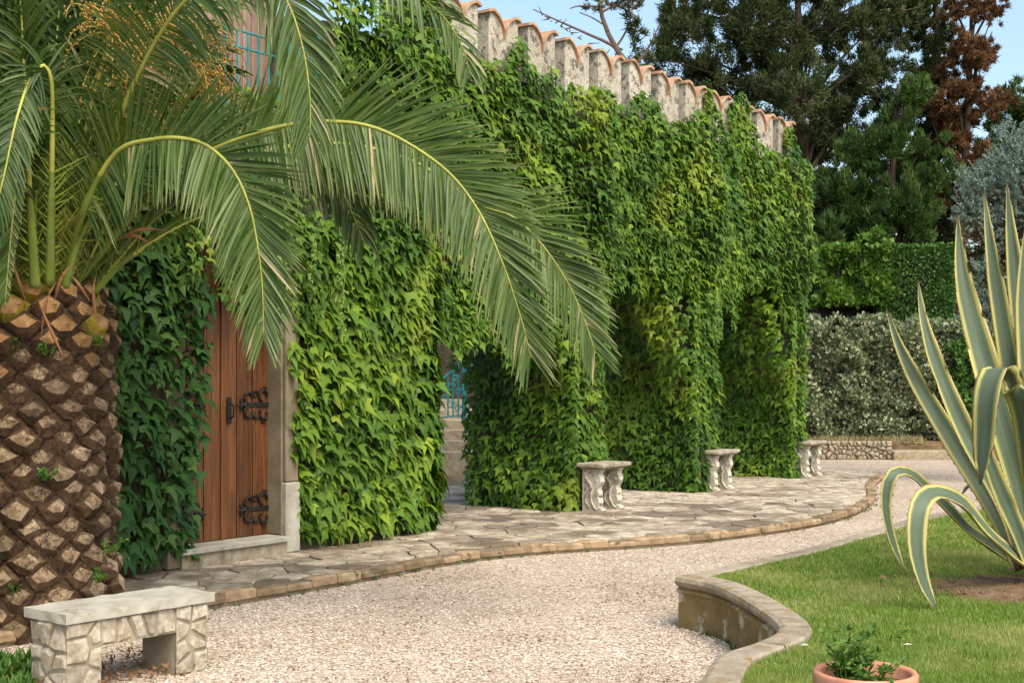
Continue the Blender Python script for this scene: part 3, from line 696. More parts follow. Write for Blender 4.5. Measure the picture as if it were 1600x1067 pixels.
sf = [(FRONT, N2, -4.62, -2.62, .1, 3.0, m1, th(.10, .05, 1.4, 5)),
      (lambda d, z: W(-2.62, d, z), U2, .05, 1.5, .15, 2.6, None, th(.12, .06, 1.6, 2)),
      (lambda a, z: W(-2.62, D0, z), nrm(N2 + U2), 0, .22, .2, 2.6, None, th(.10, .06, 1.6, 2))]
ivy_plant(rt, sf, .155, M['ivy'], 41, 300, .55, 480)
rt = empty('climbing_ivy', W(-5.2, 0, 3), 'small-leaved creeper trailing over the wall above the door and below the railing', 'ivy', 'creepers growing on the long wall')
def m2(a, b):
    lo = 2.35 + .35 * ns(a * 4, 6) - max(0, ns(a * 11, 2)) * .5
    if a > -4.75: lo = 2.15 + .3 * ns(a * 7, 1)
    return b > lo and b < 3.95 + .15 * ns(a * 3, 3)
ivy_plant(rt, [(FRONT, N2, -5.95, -4.30, 1.7, 4.1, m2, th(.22, .08, 1.5, 9))], .085, M['ivy'], 42, 300, .45, 650)
rt = empty('climbing_ivy', W(-7, 0, 0), 'dark green creeper between the palm trunk and the wooden door', 'ivy', 'creepers growing on the long wall')
def m3(a, b):
    if b < .22 + .10 * ns(a * 3, 4): return False
    lim = -5.56 + .10 * ns(b * 2.2, 3)
    if b < .75: lim -= .06
    return a < lim and b < 4.0 + .15 * ns(a * 3, 3)
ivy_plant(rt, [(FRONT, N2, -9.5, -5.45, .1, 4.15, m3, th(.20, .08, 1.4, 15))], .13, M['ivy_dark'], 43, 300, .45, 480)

# thin shoots hanging free over the door and its surround
rv = random.Random(31)
def shoot(px, py0, py1, Y, label, wob=.03):
    a = P(px, py0, Y); b_ = P(px + rv.uniform(-6, 6), py1, Y); L = a[2] - b_[2]
    rt = empty('hanging_shoot', a, label, 'vine', 'thin creeper shoots hanging over the door')
    pts = [a + (b_ - a) * q + np.array([wob * math.sin(q * 7 + px), wob * math.cos(q * 5), 0]) for q in np.linspace(0, 1, 14)]
    mb = MB(); mb.tube(pts, np.linspace(.004, .0015, 14), 4); mb.build('stem', M['petiole'], rt)
    n_ = int(L / .012); V = []; Fc = []; Ti = []
    for i in range(n_):
        q = i / n_; p = a + (b_ - a) * q + np.array([rv.gauss(0, .018), rv.gauss(0, .018), 0]); sc = rv.uniform(.025, .055) * (1 - .4 * q)
        Z = nrm(np.array([rv.gauss(.2, .5), -1, rv.gauss(.6, .4)])); D = np.array([rv.gauss(0, .5), rv.gauss(0, .3), -1]); D = nrm(D - Z * D.dot(Z)); X = np.cross(D, Z); k = len(V)
        V += list(p + np.outer(LO[:, 0], X) * sc + np.outer(LO[:, 1], D) * sc + np.outer(LO[:, 2], Z) * sc); Fc += [[f + k for f in t_] for t_ in LF.tolist()]; Ti += [min(1, max(0, rv.gauss(.6, .2)))] * len(LO)
    tag(obj('leaves', V, Fc, M['vine'], rt, tint=Ti), kind='stuff')
shoot(310, 370, 492, 10.5, 'light green creeper shoot hanging at the upper left edge of the door', .03)
shoot(300, 360, 440, 10.5, 'shorter creeper shoot beside the left edge of the door top')
shoot(533, 380, 520, 11.7, 'thin creeper shoot hanging in front of the dark hollow right of the door')
shoot(490, 370, 455, 11.4, 'creeper shoot hanging above the right door jamb')
shoot(440, 400, 500, 11.0, 'creeper shoot hanging just right of the drooping palm frond tip')
# ------------------------------------------------------------------ marble benches
def stool(px, py, label):
    b0 = G(px, py, .1); r0 = empty('marble_bench', b0, label, 'bench', 'marble benches in front of the arch piers')
    ex, ey = N2, U2                                             # ex: towards path, ey: along wall
    mb = MB(); mb.bev(b0 - ex * .05 - ey * .06 + UP * .50, ex * .36, ey * .62, UP * .045, .008); mb.bev(b0 - ex * .02 - ey * .03 + UP * .482, ex * .30, ey * .56, UP * .018, .004); mb.build('seat', M['marble_top'], r0)
    for k in (0, .40):
        o = b0 + ey * k; prof = [(.0, 0), (.235, 0), (.25, .02), (.24, .045), (.21, .055), (.20, .07), (.21, .085), (.218, .115), (.21, .15), (.20, .165), (.205, .175), (.21, .20), (.205, .235), (.195, .25), (.20, .28), (.222, .31), (.235, .35), (.228, .39), (.215, .42), (.22, .44), (.235, .455), (.235, .482), (0, .482)]
        m1_ = MB(); n = len(prof); V = [o + ex * x + UP * z for x, z in prof] + [o + ex * x + UP * z + ey * .10 for x, z in prof]
        m1_.add(V, [list(range(n)), list(range(2 * n - 1, n - 1, -1))] + [[i, n + i, n + (i + 1) % n, (i + 1) % n] for i in range(n)])
        sup = m1_.build('support', M['marble'], r0)
        c = MB()                                                   # carved relief
        for cz, rr in ((.115, .036), (.20, .030), (.35, .048)):
            cc = o + ex * (.19 if rr < .04 else .185) + ey * .055 + UP * cz
            pr = [(.001, -1), (.5, -.87), (.87, -.5), (1, 0), (.87, .5), (.5, .87), (.001, 1)]; c.lathe(cc, [(a * rr * 1.35, b * rr) for a, b in pr], 12)
        c.tube([o + ex * x + ey * -.004 + UP * z for x, z in ((.03, .46), (.05, .38), (.12, .31), (.11, .24), (.05, .19), (.04, .12), (.10, .05))], [.012, .018, .02, .014, .018, .016, .01], 6)
        c.tube([o + ex * x + ey * -.004 + UP * z for x, z in ((.17, .44), (.12, .42), (.08, .36), (.05, .30), (.04, .24))], [.008, .013, .014, .011, .006], 6)
        c.tube([o + ex * x + ey * -.004 + UP * z for x, z in ((.15, .27), (.11, .20), (.12, .12), (.16, .05), (.2, .03))], [.006, .012, .014, .012, .008], 6)
        c.build('carving', M['marble'], sup, smooth=True)
stool(910, 799, 'carved white marble bench in front of the nearest arch pier')
stool(1094, 768, 'carved white marble bench in front of the middle arch pier')
stool(1240, 746, 'carved white marble bench at the far arch pier, smallest in view')

# ------------------------------------------------------------------ stone bench by the palm
Bn = np.array([-2.21, 6.66, 0.0]); A_ = nrm(np.array([.60, .74, 0.0])); Bk = np.array([-A_[1], A_[0], 0.0])
LB, WB = .92, .38
sb = empty('stone_bench', Bn + A_ * LB / 2 + Bk * WB / 2, 'rubble stone bench with worn grey slab seat in front of the palm trunk', 'bench')
def worn_slab(o, a, b, c, nx=12, ny=5):
    V = []; 
    for k in (0, 1):
        for i in range(nx + 1):
            for j in range(ny + 1):
                u, v = i / nx, j / ny; e = (.006 * ns(u * 9, v * 7, k * 3 + 1)) ; p = o + a * u + b * v + c * k + UP * e * (1 if k else .3)
                if i in (0, nx): p = p + nrm(a) * .008 * ns(v * 8, k * 2.2, i)
                if j in (0, ny): p = p + nrm(b) * .008 * ns(u * 14, k * 2.2, j)
                V.append(p)
    m = (nx + 1) * (ny + 1); I = lambda k, i, j: k * m + i * (ny + 1) + j; Fc = []
    for i in range(nx):
        for j in range(ny):
            Fc.append([I(1, i, j), I(1, i + 1, j), I(1, i + 1, j + 1), I(1, i, j + 1)]); Fc.append([I(0, i, j), I(0, i, j + 1), I(0, i + 1, j + 1), I(0, i + 1, j)])
    for i in range(nx):
        Fc.append([I(0, i, 0), I(0, i + 1, 0), I(1, i + 1, 0), I(1, i, 0)]); Fc.append([I(0, i, ny), I(1, i, ny), I(1, i + 1, ny), I(0, i + 1, ny)])
    for j in range(ny):
        Fc.append([I(0, 0, j), I(1, 0, j), I(1, 0, j + 1), I(0, 0, j + 1)]); Fc.append([I(0, nx, j), I(0, nx, j + 1), I(1, nx, j + 1), I(1, nx, j)])
    return V, Fc
V, Fc = worn_slab(Bn + UP * .375, A_ * LB, Bk * WB, UP * .05); obj('seat', V, Fc, M['slab'], sb)
I0 = Bn + A_ * .02 + Bk * .03
mb = MB(); mb.box(I0, A_ * .20, Bk * .30, UP * .372); mb.box(I0 + A_ * .665, A_ * .20, Bk * .30, UP * .372); mb.box(I0 + A_ * .2, A_ * .465, Bk * .30, UP * .372 * .42 - UP * 0 + 0 * A_) if False else mb.box(I0 + A_ * .2 + UP * .235, A_ * .465, Bk * .30, UP * .137)
mb.build('frame', M['mortar'], sb)
sd_ = 5
for (o, ex, w_, h_, ncell, en) in ((I0, A_, .20, .372, 6, -Bk), (I0 + A_ * .665, A_, .20, .372, 9, -Bk), (I0 + A_ * .2 + UP * .237, A_, .465, .135, 7, -Bk), (I0 + Bk * .30, -Bk, .30, .372, 9, -A_), (I0 + A_ * .865, Bk, .30, .372, 9, A_)):
    for c in voronoi(w_, h_, ncell, sd_, .44, .007):
        m2_ = MB(); m2_.prism(c, (o, ex, UP, en), -.01, .004 + random.uniform(.002, .017), .012, 0, .14); m2_.build('stone', M['rubble'], sb)
    sd_ += 1
# leaf litter under the bench
V = []; Fc = []
for i in range(700):
    u, v = random.uniform(-.1, 1.0), random.uniform(.0, 1.3); p = Bn + A_ * u * LB + Bk * v * .5 + UP * (.012 + random.uniform(0, .05)); s = random.uniform(.008, .03)
    d1 = nrm(np.array([random.gauss(0, 1), random.gauss(0, 1), random.gauss(0, .5)])) * s; d2 = nrm(np.cross(d1, [random.gauss(0, .3), random.gauss(0, .3), 1])) * s * .35
    k = len(V); V += [p - d1, p + d2, p + d1, p - d2]; Fc.append([k, k + 1, k + 2, k + 3])
o = obj('leaf_litter', V, Fc, M['deadleaf']); tag(o, 'brown leaf litter under the stone bench', kind='stuff')
V = []; Fc = []
for i in range(900):
    Y = 1 / random.uniform(1 / 24, 1 / 5.4); X = random.uniform(-.3, .25) * Y
    if not in_path(np.array([X]), np.array([Y]))[0] or inside(lawn_poly, np.array([X]), np.array([Y]))[0]: continue
    p = np.array([X, Y, .018]); s = random.uniform(.006, .017)
    d1 = nrm(np.array([random.gauss(0, 1), random.gauss(0, 1), random.gauss(0, .3)])) * s; d2 = nrm(np.cross(d1, [0, 0, 1])) * s * .45
    k = len(V); V += [p - d1, p + d2, p + d1, p - d2]; Fc.append([k, k + 1, k + 2, k + 3])
for i in range(1500):
    t = random.uniform(-9, 6); ol = (t < -5.8 or (-4.5 < t < -2.8) or 0 < t < .5 or 3 < t < 3.4)
    dd = -abs(random.gauss(.03, .06)) - .02 if ol else random.uniform(-1, 1)
    if not ol and random.random() < .8: continue
    p = W(t, dd, .108); s = random.uniform(.006, .02)
    d1 = nrm(np.array([random.gauss(0, 1), random.gauss(0, 1), random.gauss(0, .3)])) * s; d2 = nrm(np.cross(d1, [0, 0, 1])) * s * .45
    k = len(V); V += [p - d1, p + d2, p + d1, p - d2]; Fc.append([k, k + 1, k + 2, k + 3])
o = obj('fallen_leaves', V, Fc, M['deadleaf']); tag(o, 'small dry leaves scattered over the gravel and paving', kind='stuff')

V = []; Fc = []; Ti = []
rw = random.Random(5)
for i in range(230):
    if i % 3: t_ = rw.uniform(-8, 6); p0 = W(t_, -edge(t_) - rw.uniform(.0, .05), 0)
    else: b_ = bay[rw.randrange(2, 50)]; p0 = np.array([b_[0] - rw.uniform(.01, .06), b_[1], 0])
    if rw.random() < .45: continue
    for q in range(rw.randint(4, 12)):
        d = nrm(np.array([rw.gauss(0, 1), rw.gauss(0, 1), rw.uniform(.6, 2)])) * rw.uniform(.015, .05); sw = nrm(np.cross(d, UP)) * .004; k = len(V)
        V += [p0, p0 + d * .55 + sw, p0 + d, p0 + d * .55 - sw]; Fc.append([k, k + 1, k + 2, k + 3]); Ti += [rw.random()] * 4
o = obj('edge_weeds', V, Fc, M['weed'], tint=Ti); tag(o, 'tiny weeds growing where the gravel meets the brick edging and the garden wall', kind='stuff')
for (x, y, lb) in ((1257, 1008, 'small white petal on the lawn left of centre above the pot'), (1418, 1007, 'small white petal on the lawn to the right of the pot')):
    p = G(x, y, LZ + .028); mb = MB(); mb.add([p + np.array(q) * .022 for q in ((-1, 0, 0), (0, -.6, .25), (1, 0, .1), (.2, .7, .3), (0, 0, .45))], [[0, 1, 4], [1, 2, 4], [2, 3, 4], [3, 0, 4]]); tag(mb.build('petal', M['petal']), lb, 'petal', 'white petals on the lawn')
# ------------------------------------------------------------------ palm
PC = np.array([-3.05, 8.55, 0.0]); PR = .45; PH = 2.06
palm = empty('palm_tree', PC, 'squat date palm with rough diamond-patterned trunk and long arching fronds at the left', 'palm')
core = MB(); core.lathe(PC, [(.50, -.02), (.48, .3), (PR, .7), (PR, PH - .2), (.40, PH), (.25, PH + .25), (.1, PH + .4)], 24); trunk = core.build('trunk', M['fiber'], palm, smooth=True)
def boot(ang, z, fresh, green=False):
    rad = PR + (.03 if z < .4 else 0) - max(0, z - PH + .05) * .7; er_ = np.array([math.cos(ang), math.sin(ang), 0]); et = np.array([-math.sin(ang), math.cos(ang), 0])
    a = .108 * random.uniform(.85, 1.12); hu, hd = .11 * random.uniform(.85, 1.1), .11 * random.uniform(.85, 1.05); out = random.uniform(.055, .12) * (1 if random.random() > .12 else .4) + (.02 if fresh else 0)
    o = PC + er_ * (rad - .02) + UP * z; j = lambda s_=.010: np.array([random.uniform(-s_, s_) for _ in range(3)])
    sk = random.uniform(-.02, .02)
    Bp = [o + et * a, o + UP * hu + et * sk, o - et * a, o - et * a * .35 - UP * hd, o + et * a * .35 - UP * hd]
    lift = random.uniform(.01, .05); q = random.uniform(.58, .78)
    tc = o + er_ * out + UP * lift + et * random.uniform(-.012, .012)
    Tp = [tc + et * a * q + j() - er_ * .022, tc + UP * hu * .42 - er_ * .045 + j() + et * sk, tc - et * a * q + j() - er_ * .022, tc - UP * hd * random.uniform(.3, .6) - et * a * .28 + j(), tc - UP * hd * random.uniform(.3, .6) + et * a * .28 + j()]
    cp = tc + er_ * random.uniform(-.006, .016) + UP * .006 + j(.008)
    Mp = [(b_ * .45 + t_ * .55) + (b_ + er_ * 0 - o) * .16 for b_, t_ in zip(Bp, Tp)]
    V = Bp + Mp + Tp + [cp]
    Fc = [[k * 5 + i, k * 5 + (i + 1) % 5, k * 5 + 5 + (i + 1) % 5, k * 5 + 5 + i] for k in (0, 1) for i in range(5)] + [[10 + i, 10 + (i + 1) % 5, 15] for i in range(5)]
    mats = [M['bootgreen'] if green else M['bootside'], M['bootfresh'] if fresh else M['bootcut']]
    return V, Fc, mats, [0] * 10 + [1] * 5
row = 0; z = .08; far = {0: MB(), 1: MB()}
while z < PH + .16:
    for i in range(13):
        ang = 2 * math.pi * (i + .5 * (row % 2)) / 13 + row * .035 + random.uniform(-.03, .03)
        zz = z + random.uniform(-.012, .012); fresh = zz > 1.72 + random.uniform(-.15, .15); green = zz > 1.85 and random.random() < .35
        V, Fc, mats, mi = boot(ang, zz, fresh, green)
        er_ = np.array([math.cos(ang), math.sin(ang)])
        if np.dot(er_, nrm(-PC[:2])) > -.12: obj('leaf_stub', V, Fc, mats, trunk, midx=mi)
        else:
            f_ = far[int(fresh)]; f_.add(V, Fc[:10], 0); f_.F += [[q + f_.n - 16 for q in t_] for t_ in Fc[10:]]; f_.M += [1] * 5
    z += .102; row += 1
for k_, f_ in far.items():
    if f_.n: tag(f_.build('leaf_stubs', [M['bootside'], M['bootfresh'] if k_ else M['bootcut']], trunk), kind='stuff')
V = []; Fc = []                                                     # fibre hairs between the stubs
for i in range(14000):
    ang = random.uniform(0, 6.28); z = random.uniform(.02, PH); er_ = np.array([math.cos(ang), math.sin(ang), 0]); et = np.array([-math.sin(ang), math.cos(ang), 0])
    p = PC + er_ * (PR + random.uniform(-.01, .055)) + UP * z; d_ = nrm(er_ * random.uniform(.3, 1.4) + et * random.gauss(0, .8) + UP * random.gauss(-.1, .6)) * random.uniform(.03, .10)
    sd2 = nrm(np.cross(d_, er_)) * .003; k = len(V); V += [p - sd2, p + sd2, p + d_]; Fc.append([k, k + 1, k + 2])
o = obj('fibres', V, Fc, [M['fiber']], trunk); tag(o, kind='stuff')

def frond(pts, normal, L=.42, n=78, start=.22, up=.12, g=.12, w_=.013, mat='palm', seed=0, gup=None, thorn=True, asym=1.0, rbase=.024, dens=None, fwd=(62, 28), fw2=None):
    r = random.Random(seed); K = 64; c = crom(pts, K); T = nrm(np.gradient(c, axis=0)); nv = nrm(np.array(normal, float))
    S = nrm(np.cross(T, nv)); Nn = nrm(np.cross(S, T))
    sarr = np.linspace(0, 1, K); rad = rbase * (1 - sarr) ** 1.3 + .0026
    V = []                                                         # rachis: flattened tube
    for i in range(K):
        for j in range(6):
            an = 2 * math.pi * j / 6; V.append(c[i] + S[i] * math.cos(an) * rad[i] * (1.3 if sarr[i] < .25 else 1) + Nn[i] * math.sin(an) * rad[i] * .7)
    Fc = [[i * 6 + j, i * 6 + (j + 1) % 6, (i + 1) * 6 + (j + 1) % 6, (i + 1) * 6 + j] for i in range(K - 1) for j in range(6)] + [[0, 1, 2, 3, 4, 5][::-1], [(K - 1) * 6 + j for j in range(6)]]
    mi = [0 if i // 6 < K * .28 else 1 for i in range((K - 1) * 6)] + [0, 1]
    fo = obj('frond', V, Fc, [M['petiole'], M['rachis']], palm, midx=mi, smooth=True)
    V = []; Fc = []; Ti = []
    for q in range(n):
        p = (q + r.uniform(-.3, .3)) / n; p = min(max(p, 0), 1); s = start + (1 - start) * p; fi = s * (K - 1); i = min(int(fi), K - 2); f = fi - i
        pos = c[i] * (1 - f) + c[i + 1] * f; t_, s_, n_ = T[i], S[i], Nn[i]
        ell = L * (.30 + .70 * math.sin(math.pi * min(1, .16 + p * .80)) ** .7) * r.uniform(.9, 1.08)
        if p < .12 and r.random() < .3: ell *= .5
        for side in (1, -1):
            if r.random() < .03: continue
            fw_ = fw2 if (fw2 and side > 0) else fwd; a = R(fw_[0] + (fw_[1] - fw_[0]) * p ** .8 + r.uniform(-6, 6))
            l_ = ell * (asym if side > 0 else 1)
            vup = up + r.uniform(-.10, .10); d = nrm(t_ * math.cos(a) + s_ * side * math.sin(a) + n_ * vup)
            ww = w_ * r.uniform(.85, 1.1) * (1.0 if p < .8 else .8); cur = pos + s_ * side * rad[i] * .8
            roll = r.uniform(-.5, .5); tint = 1.0 if r.random() < .012 else min(.85, max(0, r.gauss(.45, .17))); base_i = len(V)
            gg = (g if side > 0 or gup is None else gup) * r.uniform(.6, 1.4) * (1.0 + .4 * p)
            for k, (fr_, wf) in enumerate(((0, .55), (.3, 1), (.65, .8), (1, .06))):
                if k: cur = cur + d * l_ * (fr_ - pf)
                pf = fr_
                wd_ = nrm(np.cross(d, n_)); nn_ = np.cross(wd_, d); wd_ = wd_ * math.cos(roll) + nn_ * math.sin(roll)
                V += [cur - wd_ * ww * wf, cur + nn_ * ww * .38 * wf * 0 - np.cross(wd_, d) * 0 - nn_ * ww * .45 * wf, cur + wd_ * ww * wf]
                Ti += [tint + (.35 if k == 3 else 0)] * 3
                d = nrm(d + np.array([0, 0, -gg * (k + .6)]))
            for k in range(3):
                b0 = base_i + k * 3; Fc += [[b0, b0 + 1, b0 + 4, b0 + 3], [b0 + 1, b0 + 2, b0 + 5, b0 + 4]]
    lo = obj('leaflets', np.array(V), np.array(Fc), M[mat], fo, tint=np.clip(Ti, 0, 1)); tag(lo, kind='stuff')
    if thorn:                                                       # short stiff spines on the leaf stalk
        V = []; Fc = []
        for q in range(30):
            i = int((.03 + .27 * (q + r.random()) / 30) * K)
            if r.random() < .35: continue
            for side in (1, -1):
                d = nrm(S[i] * side * r.uniform(.5, 1.2) + T[i] * r.uniform(.6, 1.6) + Nn[i] * r.uniform(-.2, .9)) * (.07 + .22 * (q / 30)) * r.uniform(.5, 1.3); sw = T[i] * .006; k = len(V); p = c[i] + S[i] * side * rad[i]
                V += [p - sw, p + sw, p + d]; Fc.append([k, k + 1, k + 2])
        tag(obj('spines', V, Fc, M['spine'], fo), kind='stuff')
    return fo
CAMN = (-.05, -1, .25)
def pf(lst): return [P(x, y, d) for x, y, d in lst]
CX = lambda dx, dz, dy=0: tuple(PC + np.array([dx, dy, PH + dz]))
# the fronds the picture shows one by one
frond(pf([(120, 440, 8.4), (220, 320, 8.3), (320, 240, 8.2), (430, 200, 8.1), (520, 190, 8.0), (600, 205, 7.95), (690, 260, 7.9), (745, 325, 7.85), (785, 410, 7.8), (815, 500, 7.8), (830, 560, 7.8)]), (-.1, -1, .25), .50, 200, .26, .15, .10, .0108, gup=.03, seed=1, fwd=(62, 28), fw2=(96, 26))
frond(pf([(130, 450, 8.6), (300, 330, 8.7), (450, 285, 8.8), (530, 266, 8.8), (600, 264, 8.8), (680, 280, 8.8), (740, 330, 8.8), (790, 410, 8.8)]), (0, -.8, .6), .42, 80, .25, .1, .25, seed=2, asym=.8)
frond(pf([(130, 430, 8.7), (330, 270, 8.7), (500, 225, 8.6), (640, 250, 8.55), (745, 318, 8.5), (800, 338, 8.45), (846, 381, 8.4), (888, 443, 8.4), (915, 505, 8.4), (930, 550, 8.4)]), (.05, -1, .25), .47, 180, .30, .15, .10, .0105, gup=.03, seed=3, fwd=(58, 28), fw2=(90, 26))
frond(pf([(95, 450, 8.3), (130, 330, 8.0), (180, 240, 7.8), (240, 218, 7.6), (290, 217, 7.5), (330, 232, 7.4), (365, 268, 7.35), (389, 320, 7.3), (402, 380, 7.3), (410, 450, 7.3), (412, 530, 7.3)]), (-.05, -1, .15), .45, 170, .20, .18, .08, .0108, gup=.02, seed=4, fwd=(72, 26), fw2=(112, 24))
frond(pf([(95, 440, 8.3), (165, 240, 8.0), (235, 80, 7.7), (300, -10, 7.4), (370, -60, 7.2), (420, -45, 7.1), (452, 10, 7.1), (470, 62, 7.1), (480, 113, 7.1), (485, 165, 7.1), (484, 215, 7.1)]), (0, -1, .1), .46, 150, .28, .15, .12, .0105, seed=5, fwd=(78, 30))
frond(pf([(110, 440, 8.6), (250, 120, 8.8), (400, -100, 8.8), (540, -110, 8.7), (640, -20, 8.6), (697, 31, 8.6), (725, 80, 8.6), (735, 120, 8.6)]), (0, -1, .2), .42, 90, .3, .15, .12, seed=6)
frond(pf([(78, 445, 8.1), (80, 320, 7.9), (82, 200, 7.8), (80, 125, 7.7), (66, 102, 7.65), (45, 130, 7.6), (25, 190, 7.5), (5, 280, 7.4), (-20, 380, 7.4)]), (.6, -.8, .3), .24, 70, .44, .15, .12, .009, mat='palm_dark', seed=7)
frond(pf([(55, 450, 8.0), (46, 300, 7.8), (42, 215, 7.7), (36, 185, 7.65), (31, 220, 7.6), (24, 300, 7.6), (15, 390, 7.6), (8, 470, 7.6)]), (0, -1, .1), .09, 70, .42, .15, .10, seed=8, asym=3)
frond(pf([(150, 455, 8.2), (200, 405, 8.1), (290, 350, 8.0), (360, 330, 7.95), (420, 340, 8.0)]), (0, -.5, 1), .30, 44, .35, .1, .15, seed=9)
frond(pf([(100, 450, 8.2), (125, 370, 8.1), (175, 295, 8.0), (250, 225, 8.3), (340, 180, 8.6), (430, 170, 8.8)]), (-.2, -1, .5), .42, 66, .30, .1, .18, 'palm_dark' and .013, 'palm_dark', seed=10)
frond(pf([(120, 450, 8.5), (200, 340, 8.6), (300, 250, 8.7), (420, 225, 8.7), (520, 280, 8.7), (570, 380, 8.6)]), (0, -.9, .5), .42, 66, .3, .12, .2, mat='palm_dark', seed=12)
# the rest of the crown
rr_ = random.Random(4)
for i in range(46):
    az = rr_.uniform(.48, 1.2) * math.pi if i % 4 else rr_.uniform(1.15, 1.75) * math.pi           # away from the lens, to the left, some towards it
    if i % 4 == 0 and az > 1.55 * math.pi: az = 1.1 * math.pi
    el = R(rr_.uniform(25, 86)); L = rr_.uniform(2.4, 3.3); h = np.array([math.cos(az), math.sin(az), 0])
    base_p = PC + h * .18 + UP * (PH - .05 + .25 * math.sin(el)); pts = [base_p]; d = h * math.cos(el) + UP * math.sin(el); cur = base_p
    for k in range(7):
        cur = cur + d * L / 7; pts.append(cur); d = nrm(d + np.array([0, 0, -.10 - .09 * k * (1.2 - math.sin(el) * .6)]) + h * .05)
    nvec = UP if el < R(65) else -h + UP * .3
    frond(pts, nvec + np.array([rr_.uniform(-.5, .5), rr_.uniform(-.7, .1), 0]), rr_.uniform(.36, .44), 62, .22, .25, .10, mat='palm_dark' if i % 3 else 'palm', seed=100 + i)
# upright inner fronds that fill the top left of the view
for i in range(26):
    x1 = rr_.uniform(-80, 235); y1 = rr_.uniform(-120, 90); dd = rr_.uniform(8.3, 9.2)
    pts = pf([(70 + rr_.uniform(-40, 60), 440, 8.55), (70 + (x1 - 70) * .4, 440 - (440 - y1) * .45, dd), (70 + (x1 - 70) * .8, 440 - (440 - y1) * .85, dd), (x1 + (x1 - 70) * .3, y1, dd), (x1 + (x1 - 70) * .75 + 20, y1 + 30, dd)])
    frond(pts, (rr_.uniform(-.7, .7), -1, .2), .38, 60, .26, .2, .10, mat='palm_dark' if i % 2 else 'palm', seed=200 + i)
# dry sheaths and cut stalks among the leaf bases
for q, (x0, y0, x1, y1, dd) in enumerate(((178, 378, 262, 360, 8.1), (190, 372, 240, 384, 8.1), (15, 330, 62, 400, 8.1), (65, 520, 88, 440, 8.02), (85, 470, 118, 410, 8.05), (150, 500, 150, 430, 8.15), (100, 560, 60, 470, 8.0), (140, 470, 110, 430, 8.05), (40, 470, 20, 400, 8.05))):
    a, b_ = P(x0, y0, dd), P(x1, y1, dd); m_ = (a + b_) / 2 - np.array([0, .05, -.03]); mb = MB()
    mb.tube(crom([a, m_, b_], 9), [.003, .006, .009, .011, .010, .008, .006, .004, .001], 5); mb.build('dry_sheath', M['husk'], palm)
# young short fronds and leaf bases fanning out low in the crown
ry = random.Random(77)
for i in range(44):
    az = math.pi * (1.0 + ry.uniform(.02, .98)); h = np.array([math.cos(az), math.sin(az), 0]); el = R(ry.uniform(45, 80)); L = ry.uniform(.6, 1.5)
    b0 = PC + h * .30 + UP * (PH - .02); d = h * math.cos(el) + UP * math.sin(el); pts = [b0, b0 + d * L * .35, b0 + d * L * .7 - UP * .01, b0 + d * L - UP * .06 + h * .06]
    frond(pts, UP * .6 - h * .6 + np.array([ry.uniform(-.6, .6), -.3, 0]), .24, 30, .16, .3, .05, .007, mat=('palm_dark', 'palm', 'palm_young')[i % 3], fwd=(40, 22), seed=400 + i, rbase=.018)
# hanging date bunches
def bunch(px, py, dd, n, sp, seed, rootp):
    r = random.Random(seed); st = MB(); V = []; Fc = []; c0 = P(px, py, dd); root_ = P(*rootp)
    st.tube(crom([root_, (root_ + c0) / 2 + UP * .15, c0], 12), .014, 5)
    OV = np.array([[1, 0, 0], [0, 1, 0], [-1, 0, 0], [0, -1, 0], [0, 0, 1.3], [0, 0, -1.3]]) * .0095; OF = [[0, 1, 4], [1, 2, 4], [2, 3, 4], [3, 0, 4], [1, 0, 5], [2, 1, 5], [3, 2, 5], [0, 3, 5]]
    for i in range(n):
        d = nrm(np.array([r.gauss(0, 1), r.gauss(0, .7), r.gauss(.1, .8)])); L = sp * r.uniform(.6, 1.1)
        pts = crom([c0, c0 + d * L * .5, c0 + d * L * .9 - UP * .07 * L / .3, c0 + d * L - UP * .16 * L / .3], 9); st.tube(pts, .0035, 3, caps=False)
        for p in pts[2:]:
            for _ in range(2):
                k = len(V); q = p + np.array([r.gauss(0, .012) for _ in range(3)]); V += list(OV * r.uniform(.7, 1.2) + q); Fc += [[a + k for a in f] for f in OF]
    so_ = st.build('fruit_stalk', M['stalk'], palm); tag(obj('fruits', V, Fc, M['fruit'], so_), kind='stuff')
bunch(255, 110, 8.15, 55, .36, 1, (120, 400, 8.4)); bunch(175, 50, 8.2, 36, .34, 2, (100, 400, 8.4)); bunch(290, 60, 8.1, 40, .34, 3, (120, 400, 8.4)); bunch(225, 175, 8.2, 45, .28, 4, (120, 400, 8.4)); bunch(320, 130, 8.3, 35, .28, 5, (120, 400, 8.4))

